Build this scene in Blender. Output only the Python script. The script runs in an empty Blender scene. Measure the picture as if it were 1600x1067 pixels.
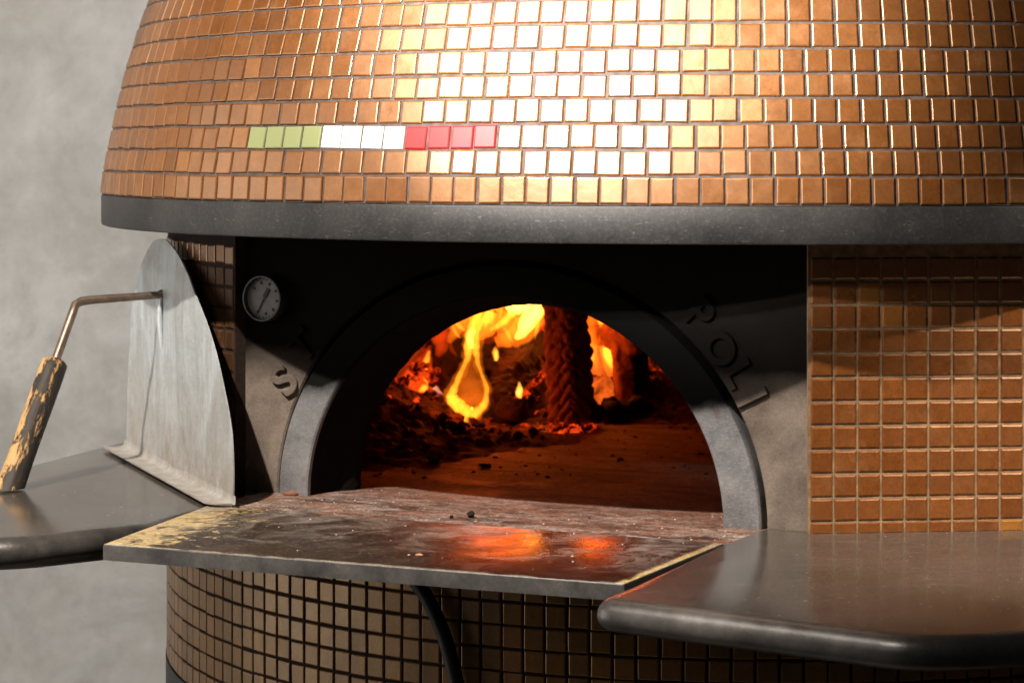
import bpy, bmesh, math, random
from mathutils import Vector, Matrix, noise

random.seed(7)
S = bpy.context.scene
COL = S.collection
PI = math.pi
rad, deg = math.radians, math.degrees

# ------------------------------------------------------------------ camera
FPX, PCX, PHY = 3735.0, 1003.0, 235.4            # focal length and principal point for a 1600 x 1067 frame
CAM = Vector((-0.154, -3.27, 1.397))
cam = bpy.data.cameras.new('camera')
cam_ob = bpy.data.objects.new('camera', cam)
COL.objects.link(cam_ob)
cam_ob.location = CAM
cam_ob.rotation_euler = (rad(90), 0, 0)
cam.sensor_width = 36
cam.lens = 36 * FPX / 1600
cam.shift_x = (800 - PCX) / 1600
cam.shift_y = (PHY - 533.5) / 1600
cam.clip_start, cam.clip_end = 0.05, 60
cam.dof.use_dof = True
cam.dof.focus_distance = 2.55
cam.dof.aperture_fstop = 11
S.camera = cam_ob

# ------------------------------------------------------------------ world, lamps, exposure
w = bpy.data.worlds.new('World')
S.world = w
w.use_nodes = True
w.node_tree.nodes['Background'].inputs[0].default_value = (1.0, 0.93, 0.85, 1)
w.node_tree.nodes['Background'].inputs[1].default_value = 0.016
S.view_settings.view_transform = 'Standard'
S.view_settings.look = 'None'
S.view_settings.exposure = 0
S.view_settings.gamma = 1
try:
    S.cycles.use_denoising = True
    S.cycles.max_bounces = 8
    S.cycles.transparent_max_bounces = 24
    S.cycles.sample_clamp_indirect = 4
except Exception:
    pass


def aim(o, target):
    d = Vector(target) - o.location
    o.rotation_euler = d.to_track_quat('-Z', 'Y').to_euler()


def lamp(name, kind, loc, target, energy, color, **kw):
    l = bpy.data.lights.new(name, kind)
    l.energy = energy
    l.color = color
    for k, v in kw.items():
        setattr(l, k, v)
    o = bpy.data.objects.new(name, l)
    COL.objects.link(o)
    o.location = loc
    aim(o, target)
    return o


# ceiling spots of the restaurant: one over the left front of the oven, one over its right side
lamp('left_spot', 'SPOT', (-1.49, -2.36, 3.60), (-0.50, -0.74, 1.12), 830, (1.0, 0.89, 0.77),
     spot_size=rad(31), spot_blend=0.55, shadow_soft_size=0.035)
lamp('right_spot', 'SPOT', (1.62, -1.93, 2.85), (0.40, -0.86, 0.96), 430, (1.0, 0.88, 0.75),
     spot_size=rad(20), spot_blend=0.6, shadow_soft_size=0.02)
# two track spots trained on the dome
for P_, e_ in (((-3.03, -3.43, 3.2), 2300), ((-2.09, -4.16, 3.2), 2500)):
    lamp('dome_spot', 'SPOT', P_, (-0.25, -0.83, 1.625), e_, (1.0, 0.93, 0.86),
         spot_size=rad(9.4), spot_blend=0.9, shadow_soft_size=0.10)
# unseen spot added to brighten the plaster wall
lamp('wall_wash', 'SPOT', (-2.6, -1.9, 3.3), (-1.75, 1.25, 1.15), 560, (1.0, 0.98, 0.95),
     spot_size=rad(58), spot_blend=0.8, shadow_soft_size=0.25)
# ceiling panel up to the left
lamp('ceiling_panel', 'AREA', (-1.8, -1.35, 3.0), (-1.5, -1.3, 1.0), 9, (1.0, 0.95, 0.90),
     shape='RECTANGLE', size=0.7, size_y=1.5)
# unseen soft lamp added at the left, to reflect in tiles and door
lamp('side_fill', 'AREA', (-3.7, -0.5, 1.25), (-0.2, -0.4, 1.15), 36, (1.0, 0.93, 0.84),
     shape='RECTANGLE', size=2.4, size_y=2.3)
# unseen area lamp added at the front left as a general soft fill
lamp('soft_fill', 'AREA', (-2.75, -3.6, 3.05), (-0.2, -0.7, 1.4), 9, (1.0, 0.95, 0.88),
     shape='RECTANGLE', size=2.2, size_y=1.6)

# ------------------------------------------------------------------ frame of the oven mouth
PH0 = rad(-25.9)                                  # the mouth faces this way, measured from -Y
N = Vector((math.sin(PH0), -math.cos(PH0), 0))
T = Vector((math.cos(PH0), math.sin(PH0), 0))


def nt(n, t, z=0.0):
    return N * n + T * t + Vector((0, 0, z))


def pol(R, ph, z=0.0):
    return Vector((R * math.sin(ph), -R * math.cos(ph), z))


def at(x, y, Y):
    """point of the room seen at photo pixel x, y on the vertical plane world y = Y"""
    d = Y - CAM.y
    return Vector((CAM.x + (x - PCX) / FPX * d, Y, CAM.z - (y - PHY) / FPX * d))


def px(P):
    d = P.y - CAM.y
    return PCX + FPX * (P.x - CAM.x) / d, PHY - FPX * (P.z - CAM.z) / d


# ------------------------------------------------------------------ object helpers
def link(name, mesh, mat=None, parent=None):
    o = bpy.data.objects.new(name, mesh)
    COL.objects.link(o)
    if mat is not None:
        if isinstance(mat, (list, tuple)):
            for m in mat:
                mesh.materials.append(m)
        else:
            mesh.materials.append(mat)
    if parent is not None:
        o.parent = parent
    return o


def obj(name, bm, mat, parent=None, smooth=None, recalc=True):
    if recalc:
        bmesh.ops.recalc_face_normals(bm, faces=bm.faces[:])
    me = bpy.data.meshes.new(name)
    bm.to_mesh(me)
    bm.free()
    if smooth is not None:
        for p in me.polygons:
            p.use_smooth = True
        if smooth < 180:
            me.set_sharp_from_angle(angle=rad(smooth))
    return link(name, me, mat, parent)


def thing(name, label, cat, loc=(0, 0, 0), group=None):
    o = bpy.data.objects.new(name, None)
    COL.objects.link(o)
    o.location = loc
    o.empty_display_size = 0.05
    return tag(o, label, cat, group)


def tag(o, label, cat=None, group=None, kind=None):
    if label:
        o['label'] = label
    if cat:
        o['category'] = cat
    if group:
        o['group'] = group
    if kind:
        o['kind'] = kind
    return o


def grid_surface(bm, rows, closed=False):
    vs = [[bm.verts.new(p) for p in r] for r in rows]
    m = len(rows[0])
    for a, b in zip(vs, vs[1:]):
        for i in range(m if closed else m - 1):
            j = (i + 1) % m
            bm.faces.new((a[i], a[j], b[j], b[i]))
    return vs


def tube(bm, pts, radii, seg=12, cap=True, flat=1.0, flat_dir=None):
    """tube through pts; optional squeeze along flat_dir"""
    rows = []
    up = Vector((0.13, 0.27, 0.95)).normalized()
    for i, p in enumerate(pts):
        p = Vector(p)
        a = Vector(pts[max(i - 1, 0)])
        b = Vector(pts[min(i + 1, len(pts) - 1)])
        t = (b - a).normalized()
        if flat_dir is not None:
            v = (flat_dir - t * flat_dir.dot(t)).normalized()
            u = v.cross(t).normalized()
        else:
            u = t.cross(up)
            if u.length < 1e-3:
                u = t.cross(Vector((1, 0, 0)))
            u.normalize()
            v = u.cross(t).normalized()
        r = radii[i] if isinstance(radii, (list, tuple)) else radii
        rows.append([p + u * (r * math.cos(2 * PI * k / seg)) + v * (r * flat * math.sin(2 * PI * k / seg)) for k in range(seg)])
    vs = grid_surface(bm, rows, closed=True)
    if cap:
        bm.faces.new(vs[0][::-1])
        bm.faces.new(vs[-1])
    return vs


def catmull(pts, n):
    """smooth resample of a list of tuples"""
    out = []
    P = [pts[0]] + list(pts) + [pts[-1]]
    for i in range(1, len(P) - 2):
        for k in range(n):
            t = k / n
            q = []
            for a, b, c, d in zip(P[i - 1], P[i], P[i + 1], P[i + 2]):
                q.append(0.5 * (2 * b + (c - a) * t + (2 * a - 5 * b + 4 * c - d) * t * t + (3 * b - a - 3 * c + d) * t ** 3))
            out.append(tuple(q))
    out.append(tuple(pts[-1]))
    return out


def prism(bm, outline, z0, z1):
    lo = [bm.verts.new((p[0], p[1], z0)) for p in outline]
    hi = [bm.verts.new((p[0], p[1], z1)) for p in outline]
    n = len(outline)
    side = [bm.faces.new((lo[i], lo[(i + 1) % n], hi[(i + 1) % n], hi[i])) for i in range(n)]
    top = bm.faces.new(hi)
    bot = bm.faces.new(lo[::-1])
    return lo, hi, side, top, bot


def lump(bm, c, r, seed=0, sub=2, rough=0.35, squash=(1, 1, 1)):
    g = bmesh.ops.create_icosphere(bm, subdivisions=sub, radius=1.0)
    o = Vector((seed * 3.1, seed * 1.7, seed * 2.3))
    for v in g['verts']:
        d = v.co.copy()
        k = 1 + rough * noise.noise(d * 1.3 + o) + rough * 0.55 * noise.noise(d * 3.1 + o)
        v.co = Vector((d.x * squash[0], d.y * squash[1], d.z * squash[2])) * (r * k) + Vector(c)


# ------------------------------------------------------------------ materials
class NT:
    def __init__(self, name):
        self.m = bpy.data.materials.new(name)
        self.m.use_nodes = True
        self.n = self.m.node_tree.nodes
        self.l = self.m.node_tree.links
        self.b = self.n.get('Principled BSDF')
        self.out = self.n.get('Material Output')

    def add(self, t, **kw):
        nd = self.n.new(t)
        for k, v in kw.items():
            setattr(nd, k, v)
        return nd

    def set(self, sock, v):
        if isinstance(v, bpy.types.NodeSocket):
            self.l.new(v, sock)
        else:
            sock.default_value = v

    def coord(self, scale=(1, 1, 1), kind='Object', rot=(0, 0, 0), loc=(0, 0, 0)):
        c = self.add('ShaderNodeTexCoord')
        mp = self.add('ShaderNodeMapping')
        self.l.new(c.outputs[kind], mp.inputs[0])
        mp.inputs['Scale'].default_value = scale
        mp.inputs['Rotation'].default_value = rot
        mp.inputs['Location'].default_value = loc
        return mp.outputs[0]

    def world(self, scale=(1, 1, 1)):
        g = self.add('ShaderNodeNewGeometry')
        mp = self.add('ShaderNodeMapping')
        self.l.new(g.outputs['Position'], mp.inputs[0])
        mp.inputs['Scale'].default_value = scale
        return mp.outputs[0]

    def noise(self, vec, scale, detail=4, rough=0.55, dist=0.0, out='Fac'):
        t = self.add('ShaderNodeTexNoise')
        self.l.new(vec, t.inputs['Vector'])
        t.inputs['Scale'].default_value = scale
        t.inputs['Detail'].default_value = detail
        t.inputs['Roughness'].default_value = rough
        t.inputs['Distortion'].default_value = dist
        return t.outputs[out]

    def vor(self, vec, scale, feature='F1', out='Distance'):
        t = self.add('ShaderNodeTexVoronoi', feature=feature)
        self.l.new(vec, t.inputs['Vector'])
        t.inputs['Scale'].default_value = scale
        return t.outputs[out]

    def ramp(self, fac, *stops):
        r = self.add('ShaderNodeValToRGB')
        self.set(r.inputs[0], fac)
        e = r.color_ramp.elements
        while len(e) < len(stops):
            e.new(0.5)
        for el, (p, c) in zip(e, stops):
            el.position = p
            el.color = (c, c, c, 1) if isinstance(c, (int, float)) else (c[0], c[1], c[2], 1)
        return r.outputs[0]

    def mix(self, fac, a, b, blend='MIX'):
        m = self.add('ShaderNodeMix', data_type='RGBA', blend_type=blend)
        self.set(m.inputs[0], fac)
        for s, v in ((m.inputs[6], a), (m.inputs[7], b)):
            if isinstance(v, (tuple, list)):
                v = (v[0], v[1], v[2], 1)
            self.set(s, v)
        return m.outputs[2]

    def math(self, op, a, b=0.0, c=0.0, clamp=False):
        m = self.add('ShaderNodeMath', operation=op, use_clamp=clamp)
        self.set(m.inputs[0], a)
        self.set(m.inputs[1], b)
        self.set(m.inputs[2], c)
        return m.outputs[0]

    def grain(self, c, amt=0.5, scale=320, vec=None):
        """fine light and dark grain of a used surface"""
        v = vec or self.world()
        n = self.noise(v, scale, 5, 0.75)
        lo, hi = 1 - amt, 1 + amt
        k = self.add('ShaderNodeMapRange')
        self.l.new(n, k.inputs[0])
        for i, x in ((1, 0.36), (2, 0.64), (3, lo), (4, hi)):
            k.inputs[i].default_value = x
        m = self.noise(v, scale * 0.23, 6, 0.75)
        k2 = self.add('ShaderNodeMapRange')
        self.l.new(m, k2.inputs[0])
        for i, x in ((1, 0.34), (2, 0.66), (3, 1 - amt * 0.7), (4, 1 + amt * 0.7)):
            k2.inputs[i].default_value = x
        f = self.math('MULTIPLY', k.outputs[0], k2.outputs[0])
        cb = self.add('ShaderNodeCombineXYZ')
        for i in range(3):
            self.l.new(f, cb.inputs[i])
        return self.mix(1.0, c, cb.outputs[0], 'MULTIPLY')

    def bump(self, h, strength=0.3, dist=0.001, normal=None):
        b = self.add('ShaderNodeBump')
        self.l.new(h, b.inputs['Height'])
        b.inputs['Strength'].default_value = strength
        b.inputs['Distance'].default_value = dist
        if normal is not None:
            self.l.new(normal, b.inputs['Normal'])
        return b.outputs[0]

    def p(self, color=None, rough=None, metal=None, normal=None, spec=None):
        i = self.b.inputs
        if color is not None:
            self.set(i['Base Color'], (*color, 1) if isinstance(color, tuple) else color)
        if rough is not None:
            self.set(i['Roughness'], rough)
        if metal is not None:
            self.set(i['Metallic'], metal)
        if normal is not None:
            self.l.new(normal, i['Normal'])
        if spec is not None:
            self.set(i['Specular IOR Level'], spec)
        return self.m


def sepz(t, vec):
    s = t.add('ShaderNodeSeparateXYZ')
    t.l.new(vec, s.inputs[0])
    return s.outputs


def mat_tile(name, island, cols, rough, grime=0.0, tint=(1.0, 0.75, 0.52), ior=2.4):
    t = NT(name)
    if island:
        g = t.add('ShaderNodeNewGeometry')
        rnd = g.outputs['Random Per Island']
    else:
        oi = t.add('ShaderNodeObjectInfo')
        rnd = oi.outputs['Random']
    base = t.ramp(rnd, (0.0, cols[0]), (0.45, cols[1]), (0.8, cols[2]), (0.975, cols[2]), (0.99, cols[3]))
    v = t.world()
    brush = t.noise(t.world((60, 60, 14)), 9, 3, 0.6)
    blot = t.noise(v, 22, 5, 0.6)
    c = t.mix(t.math('MULTIPLY', brush, 0.25), base, (0.16, 0.05, 0.012))
    c = t.mix(t.ramp(blot, (0.55, 0.0), (0.75, 0.22)), c, (0.52, 0.25, 0.11))
    if grime > 0:
        gm = t.ramp(t.noise(t.world((9, 9, 1.6)), 2.2, 5, 0.65), (0.42, 0.0), (0.7, grime))
        c = t.mix(gm, c, (0.06, 0.045, 0.03))
    c = t.grain(c, 0.22, 380)
    r = t.math('MULTIPLY_ADD', t.noise(v, 60, 3), 0.16, rough - 0.08)
    r = t.math('ADD', r, t.math('MULTIPLY', t.math('FRACT', t.math('MULTIPLY', rnd, 37.0)), 0.07))
    b = t.bump(t.noise(v, 130, 3), 0.10, 0.0012)
    t.p(c, r, 0.12, b)
    t.b.inputs['IOR'].default_value = ior
    t.b.inputs['Specular Tint'].default_value = (*tint, 1)
    return t.m


COPPER = [(0.145, 0.047, 0.008), (0.17, 0.058, 0.011), (0.20, 0.072, 0.016), (0.24, 0.085, 0.012)]
WALLC = [(0.165, 0.047, 0.007), (0.185, 0.055, 0.009), (0.21, 0.066, 0.012), (0.36, 0.14, 0.02)]
M_TILE = mat_tile('copper_glaze', False, COPPER, 0.30)
M_TILE_I = mat_tile('copper_glaze_field', True, COPPER, 0.30)
BRONZE = [(0.20, 0.085, 0.022), (0.23, 0.10, 0.028), (0.27, 0.12, 0.036), (0.30, 0.13, 0.036)]
M_NECK = mat_tile('copper_glaze_neck', False, WALLC, 0.27, 0.12)
M_NECK_I = mat_tile('copper_glaze_neck_field', True, WALLC, 0.27, 0.12)
M_NECK_S = mat_tile('shaded_sooty_glaze', False, [(0.035, 0.017, 0.008), (0.045, 0.02, 0.009), (0.055, 0.025, 0.01), (0.06, 0.027, 0.01)], 0.5, 0.7, (1.0, 0.8, 0.6), 1.35)  # soot plus the door's shade, both put into the glaze colour
M_BASE = mat_tile('bronze_glaze', False, BRONZE, 0.32, 0.6, (1.0, 0.78, 0.50), 1.95)
M_BASE_I = mat_tile('bronze_glaze_field', True, BRONZE, 0.32, 0.6, (1.0, 0.78, 0.50), 1.95)


def mat_ceramic(name, col, rough=0.22, spec=0.5):
    t = NT(name)
    n = t.noise(t.world(), 40, 3)
    c = t.mix(t.math('MULTIPLY', n, 0.15), col, (col[0] * 0.7, col[1] * 0.7, col[2] * 0.7))
    t.p(c, rough, 0.0, t.bump(n, 0.05, 0.001), spec)
    t.b.inputs['Coat Weight'].default_value = 0.06
    t.b.inputs['Coat Roughness'].default_value = 0.3
    return t.m


M_GREEN = mat_ceramic('green_ceramic', (0.25, 0.28, 0.12), 0.4, 0.4)
M_WHITE = mat_ceramic('white_ceramic', (0.80, 0.78, 0.74))
M_RED = mat_ceramic('red_ceramic', (0.40, 0.014, 0.016), 0.42, 0.22)


def mat_grout(name, col):
    t = NT(name)
    v = t.world()
    n = t.noise(v, 90, 4)
    c = t.mix(t.ramp(n, (0.35, 0.0), (0.7, 1.0)), (col[0] * 0.55, col[1] * 0.55, col[2] * 0.55), col)
    return t.p(c, 0.9, 0.0, t.bump(t.noise(v, 400, 3), 0.4, 0.001), 0.2)


M_GROUT = mat_grout('grey_grout', (0.12, 0.095, 0.085))
M_GROUT_D = mat_grout('dark_grout', (0.035, 0.022, 0.016))
M_GROUT_G = mat_grout('golden_brown_grout', (0.29, 0.185, 0.105))


def mat_band():
    t = NT('blackened_steel_band')
    v = t.world()
    blot = t.noise(v, 9, 6, 0.65)
    c = t.mix(t.ramp(blot, (0.35, 0.0), (0.7, 1.0)), (0.014, 0.014, 0.0145), (0.042, 0.040, 0.039))
    scr = t.noise(t.world((14, 14, 60)), 6, 5, 0.7, 1.5)
    c = t.mix(t.ramp(scr, (0.62, 0.0), (0.72, 0.35)), c, (0.42, 0.39, 0.37))
    fine = t.noise(v, 260, 3, 0.6)
    c = t.mix(t.ramp(fine, (0.5, 0.0), (0.8, 0.25)), c, (0.12, 0.115, 0.11))
    c = t.grain(c, 0.2, 420)
    return t.p(c, t.math('MULTIPLY_ADD', blot, 0.3, 0.42), 0.25, t.bump(fine, 0.15, 0.001))


M_BAND = mat_band()


def mat_facade():
    t = NT('sooty_shaded_cast_stone')
    v = t.world()
    x, y, z = sepz(t, v)
    blot = t.noise(v, 9, 6, 0.6, 0.6)
    c = t.mix(t.ramp(blot, (0.32, 0.0), (0.68, 1.0)), (0.085, 0.066, 0.053), (0.27, 0.22, 0.18))
    spot = t.noise(v, 38, 4, 0.6)
    c = t.mix(t.ramp(spot, (0.60, 0.0), (0.72, 0.55)), c, (0.10, 0.075, 0.06))
    fine = t.noise(v, 300, 3)
    c = t.mix(t.math('MULTIPLY', fine, 0.3), c, (0.13, 0.10, 0.085))
    c = t.grain(c, 0.14, 420)
    # soot above the mouth, with the band's shade put into the same blackening
    zz = t.math('ADD', z, t.math('MULTIPLY', t.noise(v, 7, 4), 0.05))
    zr = t.add('ShaderNodeMapRange')
    t.l.new(zz, zr.inputs[0])
    for k, val in ((1, 1.145), (2, 1.195), (3, 0.0), (4, 0.975)):
        zr.inputs[k].default_value = val
    c = t.mix(zr.outputs[0], c, (0.004, 0.0037, 0.0034))
    t.set(t.b.inputs['Specular IOR Level'], t.math('MULTIPLY_ADD', zr.outputs[0], -0.28, 0.3))
    return t.p(c, 0.8, 0.0, t.bump(t.math('ADD', fine, t.math('MULTIPLY', spot, 0.6)), 0.35, 0.0015))


M_FACADE = mat_facade()


def mat_arch():
    t = NT('brushed_cast_iron')
    v = t.world()
    x, y, z = sepz(t, v)
    br = t.noise(t.world((22, 22, 90)), 9, 4, 0.7, 0.4)
    blot = t.noise(v, 14, 5, 0.6)
    c = t.mix(t.ramp(blot, (0.35, 0.0), (0.68, 1.0)), (0.15, 0.155, 0.165), (0.36, 0.36, 0.37))
    c = t.mix(t.ramp(br, (0.5, 0.0), (0.75, 0.5)), c, (0.5, 0.5, 0.52))
    c = t.mix(t.ramp(t.noise(v, 60, 4), (0.62, 0.0), (0.72, 0.6)), c, (0.16, 0.11, 0.08))
    c = t.grain(c, 0.12, 420)
    zz = t.math('ADD', z, t.math('MULTIPLY', blot, 0.05))
    zr = t.add('ShaderNodeMapRange')
    t.l.new(zz, zr.inputs[0])
    for k, val in ((1, 1.125), (2, 1.16), (3, 0.0), (4, 0.99)):
        zr.inputs[k].default_value = val
    c = t.mix(zr.outputs[0], c, (0.004, 0.0037, 0.0034))  # upper arch blackened: soot and the band's shadow put into the colour
    t.set(t.b.inputs['Specular IOR Level'], t.math('MULTIPLY_ADD', zr.outputs[0], -0.48, 0.5))
    return t.p(c, t.math('ADD', t.math('MULTIPLY_ADD', blot, 0.25, 0.38), t.math('MULTIPLY', zr.outputs[0], 0.4)), t.math('MULTIPLY_ADD', zr.outputs[0], -0.5, 0.52), t.bump(br, 0.25, 0.0012))


M_ARCH = mat_arch()


def mat_soot():
    t = NT('soot')
    n = t.noise(t.world(), 60, 4)
    return t.p(t.mix(n, (0.004, 0.0035, 0.003), (0.016, 0.012, 0.01)), 0.95, 0.0, t.bump(n, 0.5, 0.003), 0.1)


M_SOOT = mat_soot()


def mat_vault():
    t = NT('refractory_brick')
    v = t.world()
    n = t.noise(v, 12, 6, 0.65)
    c = t.mix(n, (0.05, 0.03, 0.02), (0.30, 0.15, 0.08))
    return t.p(c, 0.95, 0.0, t.bump(t.noise(v, 40, 5, 0.7), 0.8, 0.006), 0.15)


M_VAULT = mat_vault()


def mat_hearth():
    t = NT('floured_hearth_stone')
    v = t.world()
    rot = t.add('ShaderNodeVectorRotate', rotation_type='Z_AXIS')
    t.l.new(v, rot.inputs['Vector'])
    rot.inputs['Angle'].default_value = -PH0
    mp = t.add('ShaderNodeMapping')
    t.l.new(rot.outputs[0], mp.inputs[0])
    mp.inputs['Scale'].default_value = (1.0, 2.2, 1)
    q = mp.outputs[0]
    blot = t.noise(q, 6, 7, 0.65, 0.8)
    c = t.mix(t.ramp(blot, (0.36, 0.0), (0.60, 1.0)), (0.035, 0.015, 0.010), (0.19, 0.085, 0.052))
    # flour lies at the mouth and thins out towards the fire
    r2 = t.add('ShaderNodeSeparateXYZ')
    t.l.new(rot.outputs[0], r2.inputs[0])
    near = t.add('ShaderNodeMapRange')
    t.l.new(t.math('ADD', r2.outputs[1], t.math('MULTIPLY', t.noise(q, 5, 4), 0.16)), near.inputs[0])
    for k, val in ((1, -0.72), (2, -0.42), (3, 0.85), (4, 0.0)):
        near.inputs[k].default_value = val
    fl = t.math('MULTIPLY', t.ramp(t.noise(q, 16, 9, 0.74, 0.9), (0.44, 0.0), (0.62, 1.0)), near.outputs[0])
    c = t.mix(t.math('MULTIPLY', fl, 0.95), c, (0.36, 0.31, 0.275))
    spk = t.math('MULTIPLY', t.ramp(t.noise(v, 240, 2, 0.6), (0.64, 0.0), (0.70, 1.0)), near.outputs[0])
    c = t.mix(t.math('MULTIPLY', spk, 0.5), c, (0.66, 0.57, 0.50))
    dk = t.ramp(t.noise(v, 120, 3, 0.6), (0.64, 0.0), (0.72, 0.75))
    c = t.mix(dk, c, (0.05, 0.032, 0.025))
    burn = t.ramp(t.noise(q, 6, 7, 0.68, 0.5), (0.54, 0.0), (0.66, 0.8))
    c = t.mix(burn, c, (0.06, 0.04, 0.032))
    c = t.grain(c, 0.6, 300)
    return t.p(c, t.math('SUBTRACT', 0.75, t.math('MULTIPLY', burn, 0.2)), 0.0, t.bump(t.noise(v, 160, 5, 0.7), 0.5, 0.002), 0.35)


M_HEARTH = mat_hearth()


def mat_slab():
    t = NT('worn_steel_sill')
    v = t.world()
    rot = t.add('ShaderNodeVectorRotate', rotation_type='Z_AXIS')
    t.l.new(v, rot.inputs['Vector'])
    rot.inputs['Angle'].default_value = -PH0
    mp = t.add('ShaderNodeMapping')
    t.l.new(rot.outputs[0], mp.inputs[0])
    mp.inputs['Scale'].default_value = (1.0, 1.0, 1)
    q = mp.outputs[0]
    s = t.add('ShaderNodeSeparateXYZ')
    t.l.new(rot.outputs[0], s.inputs[0])
    X, Y = s.outputs[0], s.outputs[1]         # X = along the mouth, Y = -distance from the oven axis
    blot = t.noise(q, 8, 6, 0.6, 0.6)
    c = t.mix(t.ramp(blot, (0.3, 0.0), (0.7, 1.0)), (0.020, 0.013, 0.010), (0.065, 0.040, 0.028))
    # old yellow paint: whole along the rims, flaking away from them, most of it at the left corner

    def rng(val, a, b, lo, hi):
        r = t.add('ShaderNodeMapRange')
        t.l.new(val, r.inputs[0])
        for k, x in ((1, a), (2, b), (3, lo), (4, hi)):
            r.inputs[k].default_value = x
        return r.outputs[0]
    # side rims lean a little: left from (-.254,-1.076) to (-.315,-.816)
    xl = t.math('ADD', X, t.math('MULTIPLY', t.math('ADD', Y, 1.076), 0.235))
    edge_l = rng(xl, -0.253, -0.03, 0.85, 0.0)
    edge_f = rng(Y, -1.06, -0.93, 0.55, 0.0)
    xr = t.math('ADD', X, t.math('MULTIPLY', t.math('ADD', Y, 1.045), 0.045))
    edge_r = rng(xr, 0.29, 0.318, 0.0, 0.75)
    leftw = rng(X, -0.26, 0.30, 1.0, 0.25)
    e = t.math('MAXIMUM', edge_l, t.math('MAXIMUM', t.math('MULTIPLY', edge_f, leftw), edge_r))
    flake = t.noise(q, 36, 10, 0.78, 0.7)
    thr = t.math('SUBTRACT', 0.80, t.math('MULTIPLY', e, 0.52))
    paint = t.math('MULTIPLY', t.math('SUBTRACT', flake, thr), 14.0, clamp=True)
    rim_l = rng(xl, -0.252, -0.240, 1.0, 0.0)
    rim_r = rng(xr, 0.306, 0.312, 0.0, 1.0)
    rim = t.math('MULTIPLY', t.math('MAXIMUM', rim_l, rim_r), rng(t.noise(q, 14, 3), 0.36, 0.46, 0.0, 1.0))
    paint = t.math('MAXIMUM', paint, rim)
    yel = t.mix(t.noise(q, 12, 4), (0.46, 0.30, 0.09), (0.46, 0.38, 0.22))
    c = t.mix(paint, c, yel)
    back = rng(t.math('ADD', Y, t.math('MULTIPLY', t.math('SUBTRACT', blot, 0.5), 0.30)), -0.90, -0.79, 0.0, 0.8)
    c = t.mix(back, c, t.mix(t.ramp(t.noise(q, 9, 6, 0.65, 0.8), (0.3, 0.0), (0.66, 1.0)), (0.035, 0.022, 0.017), (0.13, 0.092, 0.073)))
    # flour and dust, more of it towards the oven
    dusty = rng(t.math('ADD', Y, t.math('MULTIPLY', blot, 0.22)), -0.95, -0.77, 0.0, 0.75)
    d1 = t.math('MULTIPLY', t.ramp(t.noise(q, 13, 9, 0.74, 0.9), (0.46, 0.0), (0.62, 1.0)), dusty)
    c = t.mix(t.math('MULTIPLY', d1, 0.85), c, (0.36, 0.31, 0.275))
    matt = rng(t.math('ADD', X, t.math('MULTIPLY', t.math('SUBTRACT', t.noise(q, 7, 5), 0.5), 0.35)), 0.04, 0.13, 0.9, 0.0)
    c = t.mix(t.math('MULTIPLY', matt, t.ramp(t.noise(v, 130, 6, 0.75), (0.42, 0.0), (0.62, 0.6))), c, (0.11, 0.075, 0.052))
    streak = t.ramp(t.noise(q, 7, 9, 0.76, 1.4), (0.57, 0.0), (0.68, 0.6))
    c = t.mix(t.math('MULTIPLY', streak, rng(X, 0.02, 0.16, 1.0, 0.15)), c, (0.36, 0.29, 0.245))
    frim = t.math('MULTIPLY', rng(t.math('ADD', Y, t.math('MULTIPLY', X, -0.054)), -1.0585, -1.0555, 1.0, 0.0), t.ramp(t.noise(q, 30, 4), (0.40, 0.0), (0.5, 0.8)))
    c = t.mix(frim, c, (0.5, 0.44, 0.33))
    fld = t.math('MULTIPLY', t.ramp(t.noise(v, 230, 2), (0.62, 0.0), (0.72, 1.0)), 0.4)
    c = t.mix(fld, c, (0.45, 0.37, 0.30))
    c = t.grain(c, 0.45, 420)
    rough = t.math('ADD', t.math('MULTIPLY_ADD', blot, 0.20, 0.075), t.math('MULTIPLY', t.math('MAXIMUM', t.math('MAXIMUM', matt, back), t.math('MAXIMUM', paint, d1)), 0.34))
    metal = t.math('SUBTRACT', 0.55, t.math('MULTIPLY', t.math('MAXIMUM', paint, d1), 0.55), clamp=True)
    h = t.math('ADD', t.math('MULTIPLY', paint, 0.7), t.math('ADD', t.math('MULTIPLY', t.noise(v, 200, 4), 0.5), t.math('MULTIPLY', blot, 0.7)))
    dull = t.math('MAXIMUM', t.math('MAXIMUM', matt, back), t.math('MAXIMUM', paint, d1))
    return t.p(c, rough, metal, t.bump(h, 0.30, 0.0009), t.math('MULTIPLY_ADD', dull, -0.9, 1.0, clamp=True))


M_SLAB = mat_slab()


def mat_slab_edge():
    t = NT('bare_steel_edge')
    v = t.world()
    n = t.noise(v, 24, 6, 0.65)
    c = t.mix(t.ramp(n, (0.35, 0.0), (0.7, 1.0)), (0.075, 0.073, 0.073), (0.165, 0.155, 0.147))
    c = t.grain(c, 0.12, 420)
    return t.p(c, t.math('MULTIPLY_ADD', n, 0.3, 0.3), 0.6, t.bump(t.noise(v, 200, 3), 0.2, 0.001))


M_SLABEDGE = mat_slab_edge()


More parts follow.
